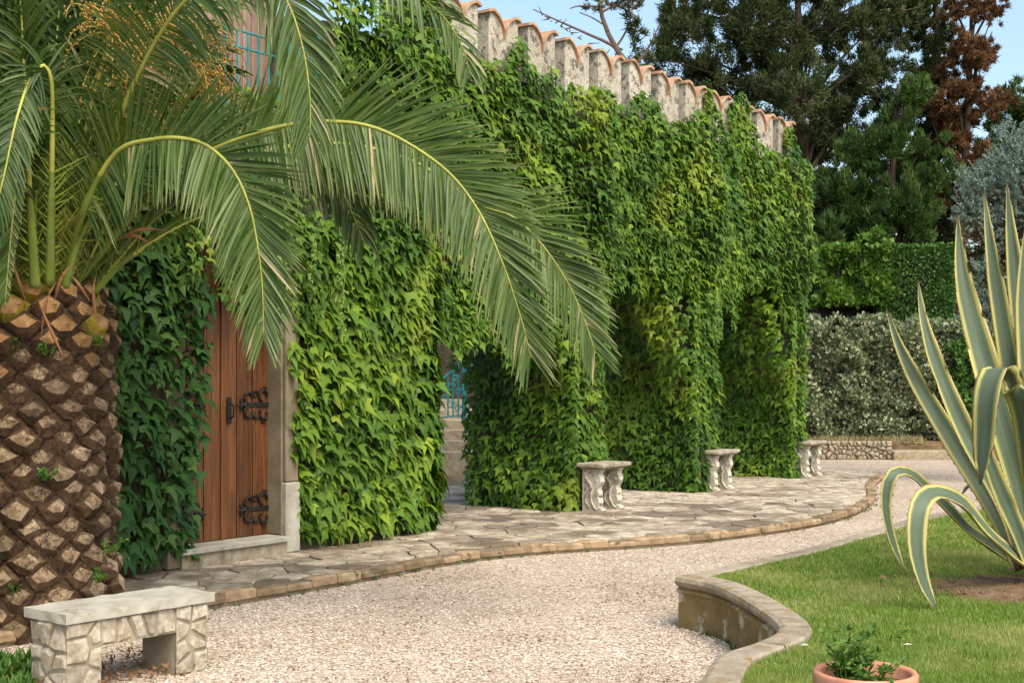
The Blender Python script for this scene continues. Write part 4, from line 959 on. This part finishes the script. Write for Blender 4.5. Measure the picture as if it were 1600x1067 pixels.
# ------------------------------------------------------------------ agave
ag = empty('agave_plant', (3.36, 8.5, LZ), 'big agave with grey-green leaves edged in yellow, some arching over, at the right', 'agave')
def ag_leaf(pts, wmax, normal, wprof=None, fold=.35, base_=None):
    K = 30; c = crom(pts, K); T = nrm(np.gradient(c, axis=0)); nv = nrm(np.array(normal, float)); S = nrm(np.cross(T, nv)); Nn = np.cross(S, T)
    V = []; ac = []; al = []; xs = [-1, -.78, -.4, 0, .4, .78, 1]
    for i in range(K):
        s = i / (K - 1); wd_ = wmax * .70 * (np.interp(s, [0, .15, .45, .75, .92, 1], wprof or [.75, .8, 1, .72, .28, .02])) / 2
        thk = .028 * (1 - s) + .006 * min(1, (1 - s) * 8)
        for j, x in enumerate(xs):
            wob = .012 * ns(i * .35, x * 2, wmax * 50) ; V.append(c[i] + S[i] * x * wd_ + Nn[i] * (fold * wd_ * x * x + wob)); ac.append(x); al.append(s)
        for x in (.5, 0, -.5):
            V.append(c[i] + S[i] * x * wd_ + Nn[i] * (fold * wd_ * x * x - thk)); ac.append(x * 1.1); al.append(s)
    n = 10; Fc = [[i * n + j, i * n + (j + 1) % n, (i + 1) * n + (j + 1) % n, (i + 1) * n + j] for i in range(K - 1) for j in range(n)] + [list(range(n))[::-1], [(K - 1) * n + j for j in range(n)]]
    lf = obj('leaf', V, Fc, M['agave'], ag, smooth=True, attrs={'across': ac, 'along': al})
    TV = []; TF = []
    for i in range(2, K - 4):
        for e in (0, 6):
            p = V[i * n + e]; o_ = S[i] * (1 if e else -1); k = len(TV); TV += [p - T[i] * .006, p + T[i] * .006, p + o_ * .010 + T[i] * .004]; TF.append([k, k + 1, k + 2])
    tag(obj('teeth', TV, TF, M['deadleaf'], lf), kind='stuff'); return lf
bx = (1640, 885, 8.6)
px2m = 8.6 / F
ag_leaf(pf([bx, (1622, 760, 8.6), (1606, 620, 8.6), (1592, 480, 8.6), (1580, 370, 8.6), (1573, 283, 8.6)]), 58 * px2m, (-.2, -1, .1))
ag_leaf(pf([(1625, 885, 8.45), (1605, 740, 8.45), (1582, 600, 8.45), (1562, 480, 8.45), (1547, 380, 8.45), (1537, 295, 8.5)]), 50 * px2m, (-.35, -1, .1))
ag_leaf(pf([(1615, 885, 8.3), (1592, 760, 8.3), (1558, 640, 8.3), (1524, 520, 8.4), (1503, 430, 8.45), (1496, 334, 8.5)]), 66 * px2m, (-.15, -1, .1), fold=.5)
ag_leaf(pf([(1600, 885, 8.2), (1568, 790, 8.2), (1510, 680, 8.25), (1467, 580, 8.3), (1444, 505, 8.35), (1434, 436, 8.4)]), 44 * px2m, (-.1, -1, .25), fold=.5)
ag_leaf(pf([(1595, 890, 8.3), (1555, 800, 8.3), (1495, 700, 8.4), (1440, 610, 8.5), (1405, 540, 8.55), (1384, 478, 8.6)]), 46 * px2m, (-.5, -1, .5), fold=.4)
ag_leaf(pf([(1625, 890, 8.2), (1612, 760, 8.0), (1597, 640, 7.85), (1576, 585, 7.75), (1556, 577, 7.65), (1543, 615, 7.6), (1538, 680, 7.6), (1532, 758, 7.6)]), 56 * px2m, (-.55, -.5, .9), [.7, .8, .9, 1.05, .8, .05], fold=.18)
ag_leaf(pf([(1640, 900, 8.3), (1595, 872, 8.1), (1550, 835, 7.9), (1505, 785, 7.75), (1462, 768, 7.65), (1438, 790, 7.55), (1432, 850, 7.5), (1442, 905, 7.5), (1468, 961, 7.5)]), 42 * px2m, (.1, -.75, .8), [.9, 1, 1, 1, .75, .03], fold=.12)
ag_leaf(pf([(1640, 895, 8.7), (1580, 870, 8.6), (1520, 830, 8.5), (1468, 780, 8.4), (1425, 740, 8.3), (1395, 740, 8.2), (1384, 780, 8.2), (1392, 835, 8.2), (1416, 897, 8.2)]), 30 * px2m, (.1, -.8, .7), [1, 1, 1, .9, .6, .03], fold=.15)
ag_leaf(pf([(1640, 890, 9.2), (1605, 830, 9.3), (1570, 780, 9.4), (1540, 757, 9.5), (1515, 758, 9.5), (1501, 775, 9.5)]), 34 * px2m, (0, -.8, .8), fold=.2)
ag_leaf(pf([(1640, 890, 8.8), (1615, 800, 8.9), (1585, 700, 9.0), (1560, 600, 9.1), (1548, 540, 9.1)]), 48 * px2m, (0, -1, .2))
ag_leaf(pf([(1612, 890, 8.1), (1594, 840, 8.05), (1560, 760, 8.0), (1538, 700, 8.0), (1522, 640, 8.0)]), 40 * px2m, (-.1, -1, .3))
ag_leaf(pf([(1630, 890, 8.4), (1618, 700, 8.4), (1606, 560, 8.4), (1600, 450, 8.4), (1604, 340, 8.4)]), 60 * px2m, (-.1, -1, .1))
for i, (dx, dy, h) in enumerate(((.9, -.2, 2.0), (1.4, .2, 1.5), (1.1, .8, 1.8), (.3, 1.0, 2.2), (1.6, -.6, 1.0), (.8, -1.0, 1.2), (.1, 1.4, 1.3))):
    b0 = np.array([3.4, 8.6, LZ]); ag_leaf([b0, b0 + np.array([dx * .25, dy * .25, h * .35]), b0 + np.array([dx * .6, dy * .6, h * .72]), b0 + np.array([dx, dy, h])], .23, (-dx, -dy, .6))
# ------------------------------------------------------------------ terracotta pot
pc = np.array([P(1352, 1045, 4.85)[0], 4.85, LZ]); ptr = empty('terracotta_pot', pc, 'terracotta pot standing on the lawn at the bottom edge of the view', 'pot')
mb = MB(); mb.lathe(pc, [(.001, .003), (.105, .003), (.11, .01), (.152, .185), (.178, .19), (.185, .20), (.186, .235), (.180, .245), (.166, .243), (.158, .235), (.155, .19), (.13, .17), (.001, .17)], 48); mb.build('pot_body', M['pot'], ptr, smooth=True)
mb = MB(); k = 24; V = [[pc[0], pc[1], pc[2] + .205]] + [[pc[0] + .156 * math.cos(a), pc[1] + .156 * math.sin(a), pc[2] + .195 + .006 * ns(a, 1)] for a in np.linspace(0, 2 * math.pi, k, endpoint=False)]
mb.add(V, [[0, 1 + j, 1 + (j + 1) % k] for j in range(k)]); mb.build('soil', M['earth'], ptr)
pl = empty('potted_plant', pc + UP * .2, 'small straggly green seedling growing in the terracotta pot', 'plant')
def sprig(c0, n, hmax, spread, seed, leafw, mat, root_, hfun=None):
    r = random.Random(seed); st = MB(); V = []; Fc = []; Ti = []
    for i in range(n):
        x, y = r.gauss(0, spread), r.gauss(0, spread); h = hmax * r.uniform(.35, 1); b0 = np.array(c0) + np.array([x * .5, y * .5, 0]); tip = b0 + np.array([x, y, h])
        pts = crom([b0, (b0 + tip) / 2 + np.array([-x * .2, -y * .2, .1 * h]), tip], 9); st.tube(pts, np.linspace(.0022, .001, 9), 4)
        for p in pts[1:]:
            for _ in range(3):
                d = nrm(np.array([r.gauss(0, 1), r.gauss(0, 1), r.gauss(.5, .5)])) * leafw * r.uniform(.6, 1.3); sw = nrm(np.cross(d, [r.gauss(0, .5), r.gauss(0, .5), 1])) * leafw * .22
                k = len(V); V += [p, p + d * .5 + sw, p + d, p + d * .5 - sw]; Fc.append([k, k + 1, k + 2, k + 3]); Ti += [r.random()] * 4
    st.build('stem', M['petiole'], root_); tag(obj('foliage', V, Fc, mat, root_, tint=Ti), kind='stuff')
sprig(pc + np.array([-.06, .02, .2]), 26, .20, .045, 3, .035, M['weed'], pl)
sprig(pc + np.array([.02, -.05, .2]), 10, .10, .06, 5, .03, M['weed'], pl)
# weeds at the lower left
wd = empty('garden_weeds', (-2.55, 6.9, 0), 'bright green leafy weeds at the foot of the palm beside the stone bench', 'weeds')
r = random.Random(9); V = []; Fc = []; Ti = []
for i in range(520):
    p0 = np.array([-3.05 + r.uniform(-.25, .62), 6.95 + r.uniform(-.35, .5), 0]); h = r.uniform(.05, .16)
    for q in range(6):
        d = nrm(np.array([r.gauss(0, 1), r.gauss(0, 1), r.uniform(.4, 2)])) * h; sw = nrm(np.cross(d, UP)) * .010; k = len(V)
        V += [p0, p0 + d * .55 + sw, p0 + d + np.array([0, 0, -.01]), p0 + d * .55 - sw]; Fc.append([k, k + 1, k + 2, k + 3]); Ti += [r.random()] * 4
tag(obj('foliage', V, Fc, M['weed'], wd, tint=Ti), kind='stuff')
# little plants rooted in the trunk
for (x, y, lb) in ((22, 930, 'green seedling low on the palm trunk beside the stone bench, at the left edge'), (18, 545, 'tiny seedling high on the palm trunk at the left edge of the view'), (75, 555, 'tiny seedling between the fresh orange stubs in the middle of the upper palm trunk'), (155, 540, 'trailing seedling on the upper right side of the palm trunk near the dark ivy'), (165, 865, 'seedling low on the right side of the palm trunk, the upper of two'), (150, 910, 'seedling at the right foot of the palm trunk just above the bench slab'), (75, 750, 'tiny seedling halfway up the middle of the palm trunk')):
    c0 = P(x, y, 8.07 if x < 130 else 8.2); ro = empty('seedling', c0, lb, 'seedling', 'seedlings on the palm trunk')
    sprig(c0, 5, .09, .03, x, .03, M['weed'], ro)

# ------------------------------------------------------------------ background: trees, hedges, walls
def sprays(centers, radii, n, ln, wdt, seed, upb=.6, shell=.55, curl=.25, gap=0.0):
    """small pointed sprays spread through a set of ellipsoids"""
    r = np.random.default_rng(seed); vols = np.array([np.prod(q) ** .67 for q in radii]); cnt = (n * vols / vols.sum()).astype(int); V = []; T = []
    for c, q, m in zip(centers, radii, cnt):
        nsub = max(8, int(m / 200)); sd2 = nrm(r.normal(0, 1, (nsub, 3))) * (shell + (1 - shell) * r.random((nsub, 1)))      # clumps
        idx = r.integers(0, nsub, m); P0 = np.array(c) + (sd2[idx] + r.normal(0, .115, (m, 3))) * np.array(q)
        out = nrm(P0 - np.array(c)); d = nrm(out + UP * upb + r.normal(0, .45, (m, 3))); sw = nrm(np.cross(d, r.normal(0, 1, (m, 3))))
        L = ln * r.uniform(.5, 1.3, (m, 1)); w_ = wdt * r.uniform(.6, 1.2, (m, 1))
        V.append(np.stack([P0 + sw * w_, P0 + d * L + UP * curl * L * .3, P0 - sw * w_], 1))
        ct = r.normal(0, .16, nsub)[idx]; T.append(np.clip(.42 + ct + r.normal(0, .17, m), 0, 1))
    V = np.concatenate(V); T = np.repeat(np.concatenate(T), 3)
    return V.reshape(-1, 3), np.arange(len(V) * 3).reshape(-1, 3), T
def tree(name, label, blobs, Y, n, ln, wdt, mat, seed, tx, trunk_r=.2, cat='tree', upb=.6, shell=.5, ztrunk=None, barkm='bark', lean=0):
    rb_ = random.Random(seed); nb_ = []
    for x, y, r_, dy in blobs:
        for _ in range(9):
            a_ = rb_.uniform(0, 6.283); q_ = r_ * rb_.uniform(.15, .85); nb_.append((x + q_ * math.cos(a_), y + q_ * math.sin(a_), r_ * rb_.uniform(.40, .66), dy + rb_.uniform(-.8, .8) * r_ / 60))
    ce0 = blobs; blobs = nb_
    ce = [P(x, y, Y + dy) for x, y, r_, dy in blobs]; ra = [np.array([1, 1, 1.05]) * r_ / F * Y for x, y, r_, dy in blobs]
    bx_ = P(tx, HZ, Y); bx_[2] = 0; rt = empty(name, bx_, label, cat)
    topz_ = max(c[2] for c in ce); tr = MB(); K = 9
    axis = np.array([[bx_[0] + lean * q + .15 * math.sin(q * 5 + seed), Y + .1 * math.sin(q * 7), topz_ * q] for q in np.linspace(0, 1, K)]); tr.tube(axis, np.linspace(trunk_r, .03, K), 8)
    for x, y, r_, dy in ce0:
        c = P(x, y, Y + dy); q = np.array([1, 1, 1]) * r_ / F * Y
        for _ in range(2):
            tgt = c + nrm(np.array([random.gauss(0, 1) for _ in range(3)])) * q * .8; st_ = axis[min(K - 1, max(1, int(K * max(.1, min(1, (tgt[2] - .8) / topz_)) - 1)))]
            tr.tube(crom([st_, (st_ + tgt) / 2 + UP * .2, tgt], 6), np.linspace(trunk_r * .22, .012, 6), 5)
    tr.build('trunk', M[barkm], rt)
    V, Fc, T = sprays(ce, ra, n, ln, wdt, seed, upb, shell); tag(obj('crown', V, Fc, M[mat], rt, tint=T), kind='stuff')
    return rt
tree('cypress_tree', 'tall dark conifer with a wide crown rising behind the far end of the wall', [(1090, 70, 75, 0), (1160, 130, 70, .5), (1210, 50, 80, 0), (1300, 40, 80, .4), (1260, 140, 75, -.6), (1340, 110, 60, 0), (1180, 220, 60, .5), (1270, 240, 70, 0), (1060, 10, 55, .5), (1140, -10, 70, 0), (1230, -60, 80, 0), (1370, 30, 45, 0), (1300, 330, 70, .6), (1240, 330, 60, 1), (1390, 120, 55, .8), (1370, 200, 60, 1), (1100, 150, 60, .5), (1130, 210, 50, 1), (1400, 20, 50, 1), (1310, 190, 70, .5), (1330, -40, 70, 0), (1230, 280, 60, 1)], 34, 260000, .115, .019, 'cypress', 51, 1255, .35, shell=.35)
tree('juniper_tree', 'brighter green feathery conifer in front of the dark crowns above the clipped hedge', [(1425, 150, 32, 0), (1415, 220, 50, 0), (1395, 300, 65, 0), (1345, 320, 50, .3), (1300, 300, 35, .3), (1440, 330, 45, 0), (1360, 350, 40, 0), (1310, 350, 35, 0), (1460, 270, 40, 0), (1350, 250, 40, .3)], 32.3, 130000, .12, .018, 'cypress_mid', 52, 1400, .2, upb=1.1)
tree('dead_conifer', 'rust brown dead conifer at the upper right among the green ones', [(1505, 15, 38, 0), (1530, 70, 38, 0), (1500, 110, 42, 0), (1535, 160, 40, 0), (1500, 200, 42, 0), (1520, 260, 38, 0), (1490, 300, 32, 0), (1470, 160, 32, 0), (1545, 20, 25, 0)], 34, 62000, .11, .016, 'deadfol', 53, 1510, .2, upb=.2, shell=.3)
tree('fir_tree', 'dark green conifer between the juniper and the dead brown one', [(1440, 20, 40, 0), (1455, 80, 48, 0), (1440, 140, 40, 0), (1465, 200, 45, 0), (1450, 270, 45, 0), (1490, 350, 50, 0), (1440, -40, 40, 0)], 35.5, 55000, .14, .022, 'cypress', 54, 1455, .25)
tree('cedar_tree', 'green cedar with drooping layered branches at the right edge behind the blue conifer', [(1575, 190, 38, 0), (1600, 150, 40, 0), (1560, 240, 38, 0), (1620, 220, 60, 0), (1550, 290, 40, 0), (1600, 300, 60, 0)], 36, 45000, .14, .022, 'cypress_mid', 55, 1620, .25, upb=.1)
tree('woodland', 'shadowy woodland mass behind the hedges', [(1270, 430, 80, 0), (1350, 450, 80, 0), (1430, 430, 90, 0), (1520, 420, 90, 0), (1600, 420, 100, 0), (1240, 520, 60, 0), (1250, 360, 60, 0), (1480, 360, 80, 0)], 41, 50000, .22, .05, 'cypress', 56, 1450, .2)
# bare cedar branches over the battlements
ct = empty('bare_conifer', (P(962, HZ, 30)[0], 30, 0), 'almost bare conifer reaching thin twiggy branches over the battlements', 'tree')
mb = MB(); bp = lambda *q: [P(x, y, 30) for x, y in q]
mb.tube(crom(bp((1000, 590), (995, 300), (985, 120), (962, 75), (947, 45), (938, 11), (935, -60)), 24), np.linspace(.16, .03, 24), 6)
for q, r0 in (([(985, 110), (962, 75), (915, 52), (870, 32), (833, 15)], .05), ([(938, 11), (905, 10), (890, 14)], .03), ([(945, 40), (925, 28), (905, 20)], .02), ([(940, 20), (965, 10), (1000, 30)], .03), ([(962, 75), (975, 55), (985, 30), (990, 0)], .03), ([(985, 110), (1010, 80), (1030, 40)], .04), ([(938, 0), (960, -10), (985, 5), (1000, 12)], .03)):
    mb.tube(crom(bp(*q), 12), np.linspace(r0, .012, 12), 5)
rb = random.Random(3)
for i in range(60):
    t = rb.random(); a = np.array([985, 110]) + (np.array([833, 15]) - np.array([985, 110])) * t if i % 2 else np.array([938 + 60 * t, 5 + 10 * t])
    p0 = P(a[0], a[1], 30); mb.tube([p0, p0 + np.array([rb.gauss(0, .12), rb.gauss(0, .12), rb.uniform(-.05, .15)])], [.018, .006], 4)
mb.build('trunk', M['bare'], ct)
V, Fc, T = sprays(bp((950, 3), (925, 8), (975, 2), (1000, 50), (1010, 90), (990, 25), (985, 70)), [np.array([.35, .3, .14])] * 3 + [np.array([.28, .3, .35])] * 4, 1500, .14, .02, 57); tag(obj('crown', V, Fc, M['cypress'], ct, tint=T), kind='stuff')

# blue spruce
sp = empty('blue_spruce', (P(1600, HZ, 20)[0], 20, 0), 'rounded silvery blue spruce at the right edge above the agave', 'tree')
mb = MB(); bsx = P(1610, HZ, 20); mb.tube([[bsx[0], 20, 0], [bsx[0] + .1, 20, 2.2], [bsx[0], 20, 4.6]], [.16, .12, .03], 8)
blobs = [(1600, 270, 62), (1550, 290, 42), (1525, 330, 34), (1590, 350, 50), (1640, 300, 80), (1580, 215, 24), (1520, 285, 22), (1640, 430, 60), (1535, 440, 30), (1560, 500, 34), (1530, 500, 22), (1575, 560, 30)]
rs = np.random.default_rng(5)
for x, y, q in blobs:
    c = P(x, y, 20)
    for _ in range(6):
        tg = c + nrm(rs.normal(0, 1, 3)) * q / F * 20 * .9; mb.tube([[bsx[0], 20, max(.5, tg[2] - .5)], tg], [.03, .008], 4)
mb.build('trunk', M['bark'], sp)
V = []; T = []
for x, y, q in blobs:
    c = P(x, y, 20); rr2 = q / F * 20; m = int(90 * (q / 30) ** 2); dirs = nrm(rs.normal(0, 1, (m, 3))); cl = c + dirs * rr2 * rs.uniform(.55, 1.05, (m, 1))
    for cc, d in zip(cl, dirs):
        k = 26; ax = nrm(d + UP * .5); s0 = cc + ax * rs.uniform(0, .13, (k, 1)); dn = nrm(ax * .7 + rs.normal(0, .6, (k, 3))); sw = nrm(np.cross(dn, rs.normal(0, 1, (k, 3)))) * .0085; L = rs.uniform(.03, .06, (k, 1))
        V.append(np.stack([s0 - sw, s0 + sw, s0 + dn * L], 1)); T.append(np.clip(rs.normal(.5 + rs.normal(0, .1), .2, k), 0, 1))
V = np.concatenate(V).reshape(-1, 3); T = np.repeat(np.concatenate(T), 3); tag(obj('crown', V, np.arange(len(V)).reshape(-1, 3), M['spruce'], sp, tint=T), kind='stuff')
V, Fc, T = sprays([P(1545, 385, 20.3), P(1600, 420, 20.3)], [np.array([.4, .3, .5]), np.array([.6, .3, .8])], 1800, .20, .012, 61, 0); tag(obj('dead_twigs', V, Fc, M['deadfol'], sp, tint=T), kind='stuff')

# leafy hedges: leaves scattered over a bumpy box
def hedge(name, label, x0, x1, y0, y1, z0, z1, n, ln, mat, seed, cat='hedge', bumpy=.25, wd_=.45, core='hedge_shade'):
    r = np.random.default_rng(seed); rt = empty(name, ((x0 + x1) / 2, (y0 + y1) / 2, z0), label, cat)
    W_, Dp, H = x1 - x0, y1 - y0, z1 - z0; ar = [W_ * H, W_ * H * .25, W_ * Dp, Dp * H, Dp * H]; cn = (np.array(ar) / sum(ar) * n).astype(int)
    Ps, Ns = [], []
    for k, m in enumerate(cn):
        a, b_ = r.random(m), r.random(m)
        if k == 0: p = np.stack([x0 + a * W_, np.full(m, y0), z0 + b_ * H], 1); N = [0, -1, 0]
        elif k == 1: p = np.stack([x0 + a * W_, np.full(m, y1), z0 + b_ * H], 1); N = [0, 1, 0]
        elif k == 2: p = np.stack([x0 + a * W_, y0 + b_ * Dp, np.full(m, z1)], 1); N = [0, 0, 1]
        elif k == 3: p = np.stack([np.full(m, x0), y0 + a * Dp, z0 + b_ * H], 1); N = [-1, 0, 0]
        else: p = np.stack([np.full(m, x1), y0 + a * Dp, z0 + b_ * H], 1); N = [1, 0, 0]
        N = np.array(N, float); off = np.array([ns(q[0] * 1.4, q[1] * 1.4 + k, q[2] * 1.4) + .5 * ns(q[0] * 4, q[1] * 4, q[2] * 4) for q in p]) * bumpy
        p = p + N * (off - r.random(m) * .12)[:, None]; Ps.append(p); Ns.append(np.tile(N, (m, 1)))
    Ps, Ns = np.concatenate(Ps), np.concatenate(Ns); m = len(Ps); d = nrm(Ns * .6 + UP * .3 + r.normal(0, .6, (m, 3))); sw = nrm(np.cross(d, Ns * .6 + r.normal(0, .5, (m, 3)))); L = ln * r.uniform(.6, 1.3, (m, 1))
    V = np.stack([Ps, Ps + d * L * .5 + sw * L * wd_, Ps + d * L, Ps + d * L * .5 - sw * L * wd_], 1).reshape(-1, 3)
    T = np.repeat(np.clip(r.normal(.45, .25, m), 0, 1), 4); tag(obj('foliage', V, np.arange(m * 4).reshape(-1, 4), M[mat], rt, tint=T), kind='stuff')
    b2 = MB(); i_ = .30; b2.box([x0 + i_, y0 + i_, z0 - .05], [W_ - 2 * i_, 0, 0], [0, Dp - 2 * i_, 0], [0, 0, H - i_ + .05]); b2.build('branches', M[core], rt)  # solid core box, its dark colour stands in for shade behind the leaves
    return rt
X_ = lambda px, Y: (px - 800) / F * Y
hedge('silver_hedge', 'rounded silvery variegated hedge behind the low stone edging at the far end', X_(1235, 27.5), X_(1545, 27.5), 27.4, 29.2, .35, 2.62, 46000, .085, 'hedge', 71, bumpy=.42)
hedge('clipped_hedge', 'box-clipped dark green hedge on the higher terrace', X_(1375, 29.8), X_(1492, 29.8), 29.8, 31.2, 2.5, 4.55, 16000, .06, 'hedge2', 72, bumpy=.06)
hedge('vine_hedge', 'light green vine spilling over the wall left of the clipped hedge', X_(1290, 29.9), X_(1392, 29.9), 29.9, 31.2, 3.2, 4.55, 9000, .12, 'vine', 73, bumpy=.40)
hedge('low_shrub', 'dark leafy shrub at the right end of the silvery hedge', X_(1500, 27), X_(1640, 27), 26.8, 28.5, .3, 2.3, 14000, .09, 'hedge2', 74, bumpy=.3)
tw = empty('terrace_wall', (9, 30.05, 0), 'dark rough stone terrace wall under the vine and clipped hedge', 'wall')
mb = MB(); mb.box([X_(1150, 30), 30.05, 0], [14, 0, 0], [0, 14, 0], [0, 0, 2.75]); mb.build('wall_body', M['rock'], tw)
for c in voronoi(6, 2.0, 120, 3, .4, .02):
    m2_ = MB(); m2_.prism(c, (np.array([X_(1225, 30), 30.04, .70]), np.array([1., 0, 0]), UP, np.array([0, -1., 0])), -.01, .04 + random.uniform(0, .06), .03, 0, .1); m2_.build('stone', M['rock'], tw)
mb = MB(); mb.box([X_(1225, 30.4), 30.5, 2.7], [2.0, 0, 0], [0, .5, 0], [0, 0, 1.6]); mb.build('upper_wall', M['rock'], tw)
# low rubble edging and step
le = empty('rubble_edging', (6.6, 26.3, 0), 'low rubble stone edging at the foot of the silvery hedge', 'garden wall')
x0, x1 = X_(1262, 26.3), X_(1392, 26.3); mb = MB(); mb.box([x0, 26.3, -.02], [x1 - x0, 0, 0], [0, .4, 0], [0, 0, .34]); mb.build('wall_core', M['mortar'], le)
for c in voronoi(x1 - x0, .36, 62, 8, .46, .006):
    m2_ = MB(); m2_.prism(c, (np.array([x0, 26.3, 0]), np.array([1., 0, 0]), UP, np.array([0, -1., 0])), -.02, .03 + random.uniform(0, .07), .02, 0, .1); m2_.build('stone', M['cap'], le)
mb = MB(); xs_ = X_(1394, 26.2); mb.bev([xs_, 26.1, -.02], [1.55, 0, 0], [0, .5, 0], [0, 0, .20], .02); s1_ = mb.build('stone_step', M['cap']); tag(s1_, 'long low stone step at the far end of the gravel behind the agave', 'step')
mb = MB(); mb.bev([xs_ + .1, 26.6, -.02], [5, 0, 0], [0, 1.2, 0], [0, 0, .30], .02); s2_ = mb.build('raised_bed', M['earth']); tag(s2_, kind='structure')
mb = MB(); mb.box([X_(1240, 26.8), 26.7, -.02], [3.2, 0, 0], [0, 3, 0], [0, 0, .34]); s3_ = mb.build('planting_bed', M['earth']); tag(s3_, kind='structure')
r = random.Random(12); V = []; Fc = []; Ti = []
for i in range(1500):
    p0 = np.array([r.uniform(x0, x1 + .8), r.uniform(26.5, 27.3), .30]); h = r.uniform(.05, .2); d = nrm(np.array([r.gauss(0, .5), r.gauss(0, .5), 1])) * h; k = len(V); V += [p0 - np.array([.012, 0, 0]), p0 + np.array([.012, 0, 0]), p0 + d]; Fc.append([k, k + 1, k + 2]); Ti += [r.random()] * 3
o = obj('dry_grass', V, Fc, M['drygrass'], tint=Ti); tag(o, 'dry straw-coloured grass along the foot of the silvery hedge', kind='stuff')

# ------------------------------------------------------------------ seen through the first arch: steps with a teal banister
stc = empty('garden_steps', P(715, 680, 21), 'grey stone steps seen through the arch, behind the wall', 'steps')
SX, SY = P(672, 600, 21)[0], 21.0
for i in range(10):
    mb = MB(); mb.bev([SX + .08 + i * .0, SY + i * .28, -.02], [1.9, 0, 0], [0, .34, 0], [0, 0, .16 * (i + 1) + .3], .012); mb.build('step', M['cap'], stc)
mb = MB(); mb.box([SX - 2.5, 22.6, 0], [8, 0, 0], [0, .5, 0], [0, 0, 2.9]); bw = mb.build('back_wall', M['rock']); tag(bw, 'dark stone wall beyond the arch, behind the steps', 'wall')
bn = empty('step_banister', P(726, 680, 20.5), 'teal iron banister with scrollwork on the steps beyond the arch', 'banister')
def q3(x, y): return P(x, y, 20.6)
mb = MB(); mb.tube([q3(725, 660), q3(725, 566)], .034, 6); mb.tube([q3(717, 570), q3(717, 470)], .026, 6); mb.build('post', M['teal'], bn)
mb = MB(); mb.tube([q3(690, 594), q3(740, 552)], .02, 6); mb.tube([q3(690, 612), q3(745, 566)], .012, 6); mb.tube([q3(690, 652), q3(728, 648)], .012, 6); mb.build('rail', M['teal'], bn)
for x in (700, 708, 716):
    mb = MB(); mb.tube([q3(x, 652), q3(x, 594 - (x - 690) * .84)], .012, 5); mb.build('baluster', M['teal'], bn)
for (x, y, rr2) in ((705, 605, .07), (716, 612, .06), (704, 632, .07), (716, 638, .06), (697, 620, .05), (711, 590, .05)):
    mb = MB(); c0 = q3(x, y); mb.tube([c0 + np.array([rr2 * math.cos(a) * (1 - a / 12), 0, rr2 * math.sin(a) * (1 - a / 12)]) for a in np.linspace(0, 8, 18)], .010, 5); mb.build('scroll', M['teal'], bn)
